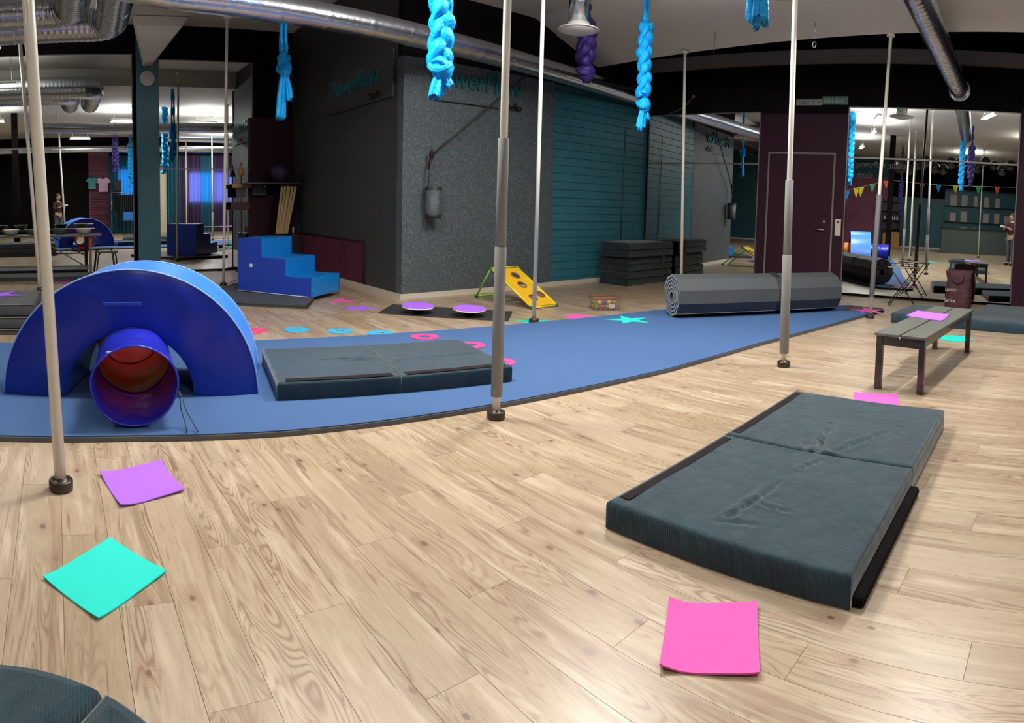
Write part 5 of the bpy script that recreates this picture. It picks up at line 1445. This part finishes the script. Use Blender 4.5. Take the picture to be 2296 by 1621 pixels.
# speaker on stand
spx = ML(262, 400, 1, -3.6)
spk = thing('loudspeaker', Matrix.Translation((spx.x, -3.6, 0)), 'black loudspeaker on a stand beside the clothes rail', 'speaker')
B().bbox((-.18, -.15, 1.75), (.18, .15, 2.35), .02).build('cabinet', 'letter_black', spk)
B().lathe([(.12, 0), (.12, .01), (.03, .002)], 20, Matrix.Translation((0, .155, 1.95)) @ Matrix.Rotation(-pi / 2, 4, 'X')).build('woofer', 'strap', spk)
B().tube([(0, 0, 0), (0, 0, 1.75)], .018, 8).build('pole', 'strap', spk)
for a in (0, 2.1, 4.2): B().tube([(0, 0, .5), (.4 * cos(a), .4 * sin(a), .015)], .012, 6).build('leg', 'strap', spk)
# clothes rail
r0_, r1_ = ML(262, 432, 1, -3.3), ML(302, 431, 1, -3.3)
rail = thing('clothes_rail', Matrix.Translation(((r0_.x + r1_.x) / 2, -3.3, 0)), 'chrome clothes rail crowded with dark garments', 'clothes rail')
hw = (r1_.x - r0_.x) / 2 + .25; rz_ = r0_.z
B().tube([(-hw, 0, rz_), (hw, 0, rz_)], .016, 8).build('top_bar', 'steel', rail)
for x in (-hw, hw): B().tube([(x, 0, rz_), (x, 0, .02)], .014, 8).tube([(x, -.25, .02), (x, .25, .02)], .014, 8).build('stand', 'steel', rail)
for k in range(14):
    x = (r0_.x + r1_.x) / 2 - hw + .10 + (2 * hw - .2) * k / 13
    L_ = random.uniform(.55, 1.0); m_ = 'cloth_blue' if k in (11, 12) else 'cloth_black'
    b = B().prism([(-.02, -.20), (.02, -.20), (.022, .20), (-.022, .20)], -L_ - .1, -.08).tube([(0, -.16, -.09), (0, 0, -.03), (0, .16, -.09)], .006, 5)
    o = b.build('garment', m_); o.location = (x, -3.3, rz_ - .016)
    tag(o, 'blue garment hanging near the right end of the clothes rail' if k in (11, 12) else 'dark garment hanging on the clothes rail behind the camera', 'garment', 'garments on the clothes rail' if k not in (11, 12) else 'blue garments on the clothes rail')
bx0 = ML(287, 475, 1, -3.0)
bt = thing('storage_box', Matrix.Translation((bx0.x, -2.80, 0)), 'blue box on a black stand in front of the clothes rail', 'box')
B().bbox((-.25, -.18, .62), (.25, .18, .98), .01).build('body', 'box_blue', bt)
B().box((-.26, -.19, .58), (.26, .19, .62)).box((-.24, -.17, 0), (-.20, .17, .58)).box((.20, -.17, 0), (.24, .17, .58)).build('stand', 'wood_black', bt)

# ================================================================== LEFT SIDE: counter, notice board, bunting, balloons (seen in the right mirror)
XL = -10.0
struct('trim_5', B().box((XL, 3.9, 0), (XL + .03, 6.6, 3.3)), 'plum_wall')
struct('trim_6', B().box((XL, -4.2, 2.45), (XL + .05, 3.9, 4.3)).box((XL, 6.6, 0), (XL + .05, 9.0, 4.3)), 'black_paint')
ca, cb_ = MR(2112, 502, 0, -7.0), MR(2258, 502, 0, -7.0)
y0c, y1c = min(ca.y, cb_.y), max(ca.y, cb_.y)
ctr = thing('reception_counter', Matrix.Translation((-7.1, (y0c + y1c) / 2, 0)), 'dark grey-green reception counter in front of the notice board', 'counter')
hy = (y1c - y0c) / 2
B().bbox((-.22, -hy, 0), (.22, hy, 1.08), .006).build('body', 'counter', ctr)
B().bbox((-.28, -hy - .04, 1.08), (.26, hy + .04, 1.12), .006).build('worktop', 'wood_black', ctr)
nb0, nb1 = MR(2120, 425, 0, XL + .06), MR(2275, 540, 0, XL + .06)
nb = thing('notice_board', Matrix.Translation((XL + .06, (nb0.y + nb1.y) / 2, (nb0.z + nb1.z) / 2)), 'dark shelf board on the left wall covered with pale papers', 'board')
hy, hz_ = abs(nb0.y - nb1.y) / 2, abs(nb0.z - nb1.z) / 2
B().box((-.02, -hy, -hz_), (.0, hy, hz_)).build('back_panel', 'teal_dark', nb)
for z in (-hz_, -hz_ / 3, hz_ / 3, hz_): B().box((0, -hy, z - .015), (.12, hy, z + .015)).build('ledge', 'letter_black', nb)
for r in range(3):
    for k in range(6):
        y = -hy + .15 + (2 * hy - .3) * (k + .5) / 6; w = random.uniform(.09, .17); h = random.uniform(.28, .40) * (hz_ * 2 / 3) / .55
        if random.random() < .08: continue
        z0 = -hz_ + r * (2 * hz_ / 3) + .018
        o = B().box((0, -w, 0), (.006, w, min(h, 2 * hz_ / 3 - .08))).build('paper_sheet', 'paper')
        o.location = Vector(nb.location) + Vector((.055, y, z0)); o.rotation_euler = (0, -.08, 0)
        tag(o, 'pale paper standing on the ' + ('bottom', 'middle', 'top')[r] + ' ledge of the notice board', 'paper', 'papers on the ' + ('bottom', 'middle', 'top') [r] + ' ledge')
# black balloons in a net under the ceiling
rows = 0
for k in range(14):
    px_ = 2020 + k * 19; py_ = 372 + 10 * sin(k * 1.7)
    p = MR(px_, py_, 0, -3.4 - .42 * (k % 3))
    rr = .30 if k == 0 else random.uniform(.19, .23)
    o = B().sphere((0, 0, 0), rr, 18, 14).lathe([(.004, -rr - .05), (.025, -rr - .04), (.010, -rr + .01)], 8).build('balloon', 'balloon'); o.location = p
    tag(o, 'largest glossy black balloon, hanging left in the large mirror' if k == 0 else 'glossy black balloon hanging above the bunting', 'balloon', None if k == 0 else 'black balloons above the bunting')
    B().tube([(0, 0, rr), (0, 0, 4.3 - p.z)], .003, 4).build('string', 'strap', o)
# bunting
pA, pB, pC = MR(1900, 427, 0, -5.2), MR(1990, 407, 0, -5.2), MR(2296, 422, 0, -5.2)
bun = thing('bunting', Matrix.Translation(pB), 'string of small coloured pennants across the room below the black balloons', 'bunting')
inv = bun.matrix_world.inverted()
allp = [(1900, 427), (1945, 416), (1998, 404), (2060, 411), (2120, 416), (2180, 418), (2240, 420), (2296, 421)]
wp = [MR(*q, 0, -5.2) for q in allp]
local(B().tube(wp, .006, 5), inv).build('cord', 'white_plastic', bun)
for q_ in (wp[0], wp[-1]): local(B().tube([q_, Vector((q_.x, q_.y, 4.3))], .004, 5), inv).build('end_cord', 'white_plastic', bun)
fl_list = [(1899, 428, 'blue', 1.3), (1921, 422, 'yellow', 1.2), (1931, 420, 'yellow', 1.2), (1957, 413, 'green', 1.1), (1988, 406, 'orange', 1), (2068, 412, 'pink', 1), (2105, 415, 'blue', 1), (2143, 417, 'yellow', 1), (2194, 419, 'green', 1), (2236, 420, 'orange', 1), (2282, 421, 'violet', 1)]
for (px_, py_, cl, s_) in fl_list:
    p = MR(px_, py_, 0, -5.2); w = .115 * s_; h = .33 * s_
    b = B().add([(-.004, -w, 0), (-.004, w, 0), (-.004, 0, -h), (.004, -w, 0), (.004, w, 0), (.004, 0, -h)], [(0, 1, 2), (5, 4, 3), (0, 3, 4, 1), (1, 4, 5, 2), (2, 5, 3, 0)])
    o = b.build('pennant', 'flag_' + cl, bun); o.location = p - pB; o['label'] = cl + ' pennant'
# cabinets on the left wall
p = MR(1995, 545, 0, -9.6)
cabn = thing('display_cabinet', Matrix.Translation((-9.7, p.y, 0)), 'tall black display shelf with white items against the plum wall', 'cabinet')
B().box((-.25, -.45, 0), (-.22, .45, 2.2)).box((-.25, -.45, 0), (.22, -.42, 2.2)).box((-.25, .42, 0), (.22, .45, 2.2)).build('carcass', 'wood_black', cabn)
for z in (.9, 1.3, 1.75, 2.2): B().box((-.22, -.42, z - .015), (.22, .42, z + .015)).build('shelf', 'wood_black', cabn)
for k in range(6):
    o = B().lathe([(.04, 0), (.045, .01), (.045, .12), (.015, .15), (.015, .19)], 12).build('bottle', 'white_plastic')
    o.location = (-9.6, p.y - .3 + .12 * k, 1.316); tag(o, 'small white bottle on the black display shelf', 'bottle', 'bottles on the display shelf')
chest = thing('wooden_chest', Matrix.Translation((-9.2, p.y, 0)), 'orange wooden chest in front of the black display shelf', 'chest')
B().bbox((-.2, -.45, .02), (.2, .10, .75), .01).build('body', 'wood_orange', chest); B().bbox((-.2, .13, .02), (.2, .33, .70), .01).build('side_block', 'wood_orange', chest)
B().box((.2, -.18, .05), (.206, -.17, .72)).build('door_gap', 'letter_black', chest)
# steel pillar in the room
pil = MR(2062, 600, 2, 0)
tag(B().box((-.10, -.10, 0), (.10, .10, 4.3)).build('pillar', 'black_paint'), 'square dark pillar in the middle of the room, seen in the large mirror', 'pillar').location = (-1.75, 3.75, 0)

# ================================================================== PERSON (behind the camera, seen in the mirrors)
def person(loc, face):
    root = thing('person', frame(loc, (face.y, -face.x, 0)), 'person in a maroon top and grey trousers holding up a phone', 'person')
    # local frame: +y forward, +x right
    def skin(name, verts, edges, rads, m, sub=2, rootv=0):
        me = bpy.data.meshes.new(name); me.from_pydata(verts, edges, [])
        me.materials.append(M[m])
        o = bpy.data.objects.new(name, me); COL.objects.link(o); o.parent = root
        sk = o.modifiers.new('skin', 'SKIN'); sk.use_smooth_shade = True
        for i, r in enumerate(rads):
            me.skin_vertices[0].data[i].radius = r if isinstance(r, tuple) else (r, r)
            me.skin_vertices[0].data[i].use_root = (i == rootv)
        if sub: ss = o.modifiers.new('s', 'SUBSURF'); ss.levels = sub; ss.render_levels = sub
        dg = bpy.context.evaluated_depsgraph_get(); me2 = bpy.data.meshes.new_from_object(o.evaluated_get(dg))
        o.modifiers.clear(); o.data = me2
        for p_ in me2.polygons: p_.use_smooth = True
        return o
    V_ = [(0, 0, .95), (0, .0, 1.12), (0, -.01, 1.30), (0, -.01, 1.42), (0, 0, 1.48), (0, .01, 1.54),
          (-.17, -.01, 1.38), (-.25, .06, 1.16), (-.12, .26, 1.24), (-.07, .33, 1.30),
          (.17, -.01, 1.38), (.25, .06, 1.16), (.12, .26, 1.24), (.07, .33, 1.30),
          (-.10, 0, .88), (-.11, .01, .50), (-.12, -.02, .10), (-.12, .07, .04), (.10, 0, .88), (.11, .01, .50), (.12, -.02, .10), (.12, .07, .04)]
    E_ = [(0, 1), (1, 2), (2, 3), (3, 4), (4, 5), (3, 6), (6, 7), (7, 8), (8, 9), (3, 10), (10, 11), (11, 12), (12, 13), (0, 14), (14, 15), (15, 16), (16, 17), (0, 18), (18, 19), (19, 20), (20, 21)]
    R_ = [(.15, .10), (.13, .09), (.15, .10), (.12, .07), (.05, .05), (.05, .05), .055, .040, .032, .026, .055, .040, .032, .026, .085, .06, .045, .04, .085, .06, .045, .04]
    skin('body', V_, E_, R_, 'skin')
    # clothing shells
    skin('top', [(0, 0, .98), (0, 0, 1.12), (0, -.01, 1.30), (0, -.01, 1.42), (-.18, -.01, 1.38), (-.255, .06, 1.16), (-.15, .22, 1.22), (.18, -.01, 1.38), (.255, .06, 1.16), (.15, .22, 1.22)],
         [(0, 1), (1, 2), (2, 3), (3, 4), (4, 5), (5, 6), (3, 7), (7, 8), (8, 9)], [(.175, .13), (.16, .115), (.175, .125), (.13, .085), .07, .055, .045, .07, .055, .045], 'bag_maroon')
    skin('trousers', [(0, 0, .97), (-.10, 0, .86), (-.11, .01, .50), (-.12, -.02, .09), (.10, 0, .86), (.11, .01, .50), (.12, -.02, .09)],
         [(0, 1), (1, 2), (2, 3), (0, 4), (4, 5), (5, 6)], [(.17, .12), .10, .078, .070, .10, .078, .070], 'jeans')
    for sx_ in (-.12, .12):
        B().sphere((sx_, .05, .045), .05, 14, 8, (1, 2.4, .85)).build('shoe', 'letter_black', root)
    B().sphere((0, .02, 1.63), .10, 20, 14, (.82, .95, 1.18)).sphere((0, .118, 1.615), .018, 8, 6, (1, 1, 1.5)).sphere((-.083, .02, 1.62), .02, 8, 6, (.5, 1, 1.5)).sphere((.083, .02, 1.62), .02, 8, 6, (.5, 1, 1.5)).build('head', 'skin', root)
    B().sphere((-.032, .108, 1.635), .011, 8, 6).sphere((.032, .108, 1.635), .011, 8, 6).build('eye', 'letter_black', root)
    B().sphere((0, .112, 1.575), .02, 8, 6, (1.1, .4, .3)).build('mouth', 'maroon_bright', root)
    B().sphere((0, -.005, 1.665), .108, 20, 14, (.88, 1.0, 1.05)).sphere((0, -.07, 1.56), .07, 14, 10, (1, .7, 1.6)).build('hair', 'hair', root)
    for sg in (-1, 1):
        for k in range(4):
            z = 1.325 - k * .017
            skin('finger', [(sg * .055, .335, z - .01), (sg * .045, .375, z), (sg * .030, .392, z + .002), (sg * .012, .390, z + .003)], [(0, 1), (1, 2), (2, 3)], [.0095, .009, .008, .007], 'skin', 1)
        skin('thumb', [(sg * .06, .33, 1.31), (sg * .05, .345, 1.345), (sg * .03, .352, 1.36)], [(0, 1), (1, 2)], [.012, .010, .008], 'skin', 1)
    return root
fd = Vector((.613, .79, 0)).normalized()
pers = person(Vector((-.33, -.42, 0)), fd)
ph_ = thing('phone', frame(EYE - fd * .035 + Vector((0, 0, -.03)), (fd.y, -fd.x, 0)), 'white-backed phone held up by the person', 'phone')
B().bbox((-.075, -.008, -.036), (.075, .0, .036), .003).build('case', 'white_plastic', ph_)

# ================================================================== pieces that are several islands become parts of their own
def split_islands(o):
    me = o.data; n = len(me.vertices); par = list(range(n))
    def find(a):
        while par[a] != a: par[a] = par[par[a]]; a = par[a]
        return a
    for e in me.edges:
        a, b = find(e.vertices[0]), find(e.vertices[1])
        if a != b: par[a] = b
    groups = {}
    for p in me.polygons: groups.setdefault(find(p.vertices[0]), []).append(p)
    if len(groups) < 2: return
    first = True
    for ps in groups.values():
        idx = {}; vs = []; fs = []; sm = []
        for p in ps:
            f = []
            for v in p.vertices:
                if v not in idx: idx[v] = len(vs); vs.append(me.vertices[v].co.copy())
                f.append(idx[v])
            fs.append(f); sm.append(p.use_smooth)
        m2 = bpy.data.meshes.new(me.name); m2.from_pydata(vs, [], fs)
        for q, sflag in zip(m2.polygons, sm): q.use_smooth = sflag
        m2.materials.append(me.materials[0])
        if first: o.data = m2; first = False
        else:
            c = o.copy(); c.data = m2; COL.objects.link(c); c.parent = o.parent
for o in list(COL.objects):
    if o.parent is not None and o.type == 'MESH' and o.name.split('.')[0] in ('sheet_edge', 'cross_bar', 'bracket', 'brace', 'stand', 'carcass', 'apron', 'label_sticker', 'window_frame', 'door_frame', 'eye', 'panel_seam'):
        split_islands(o)
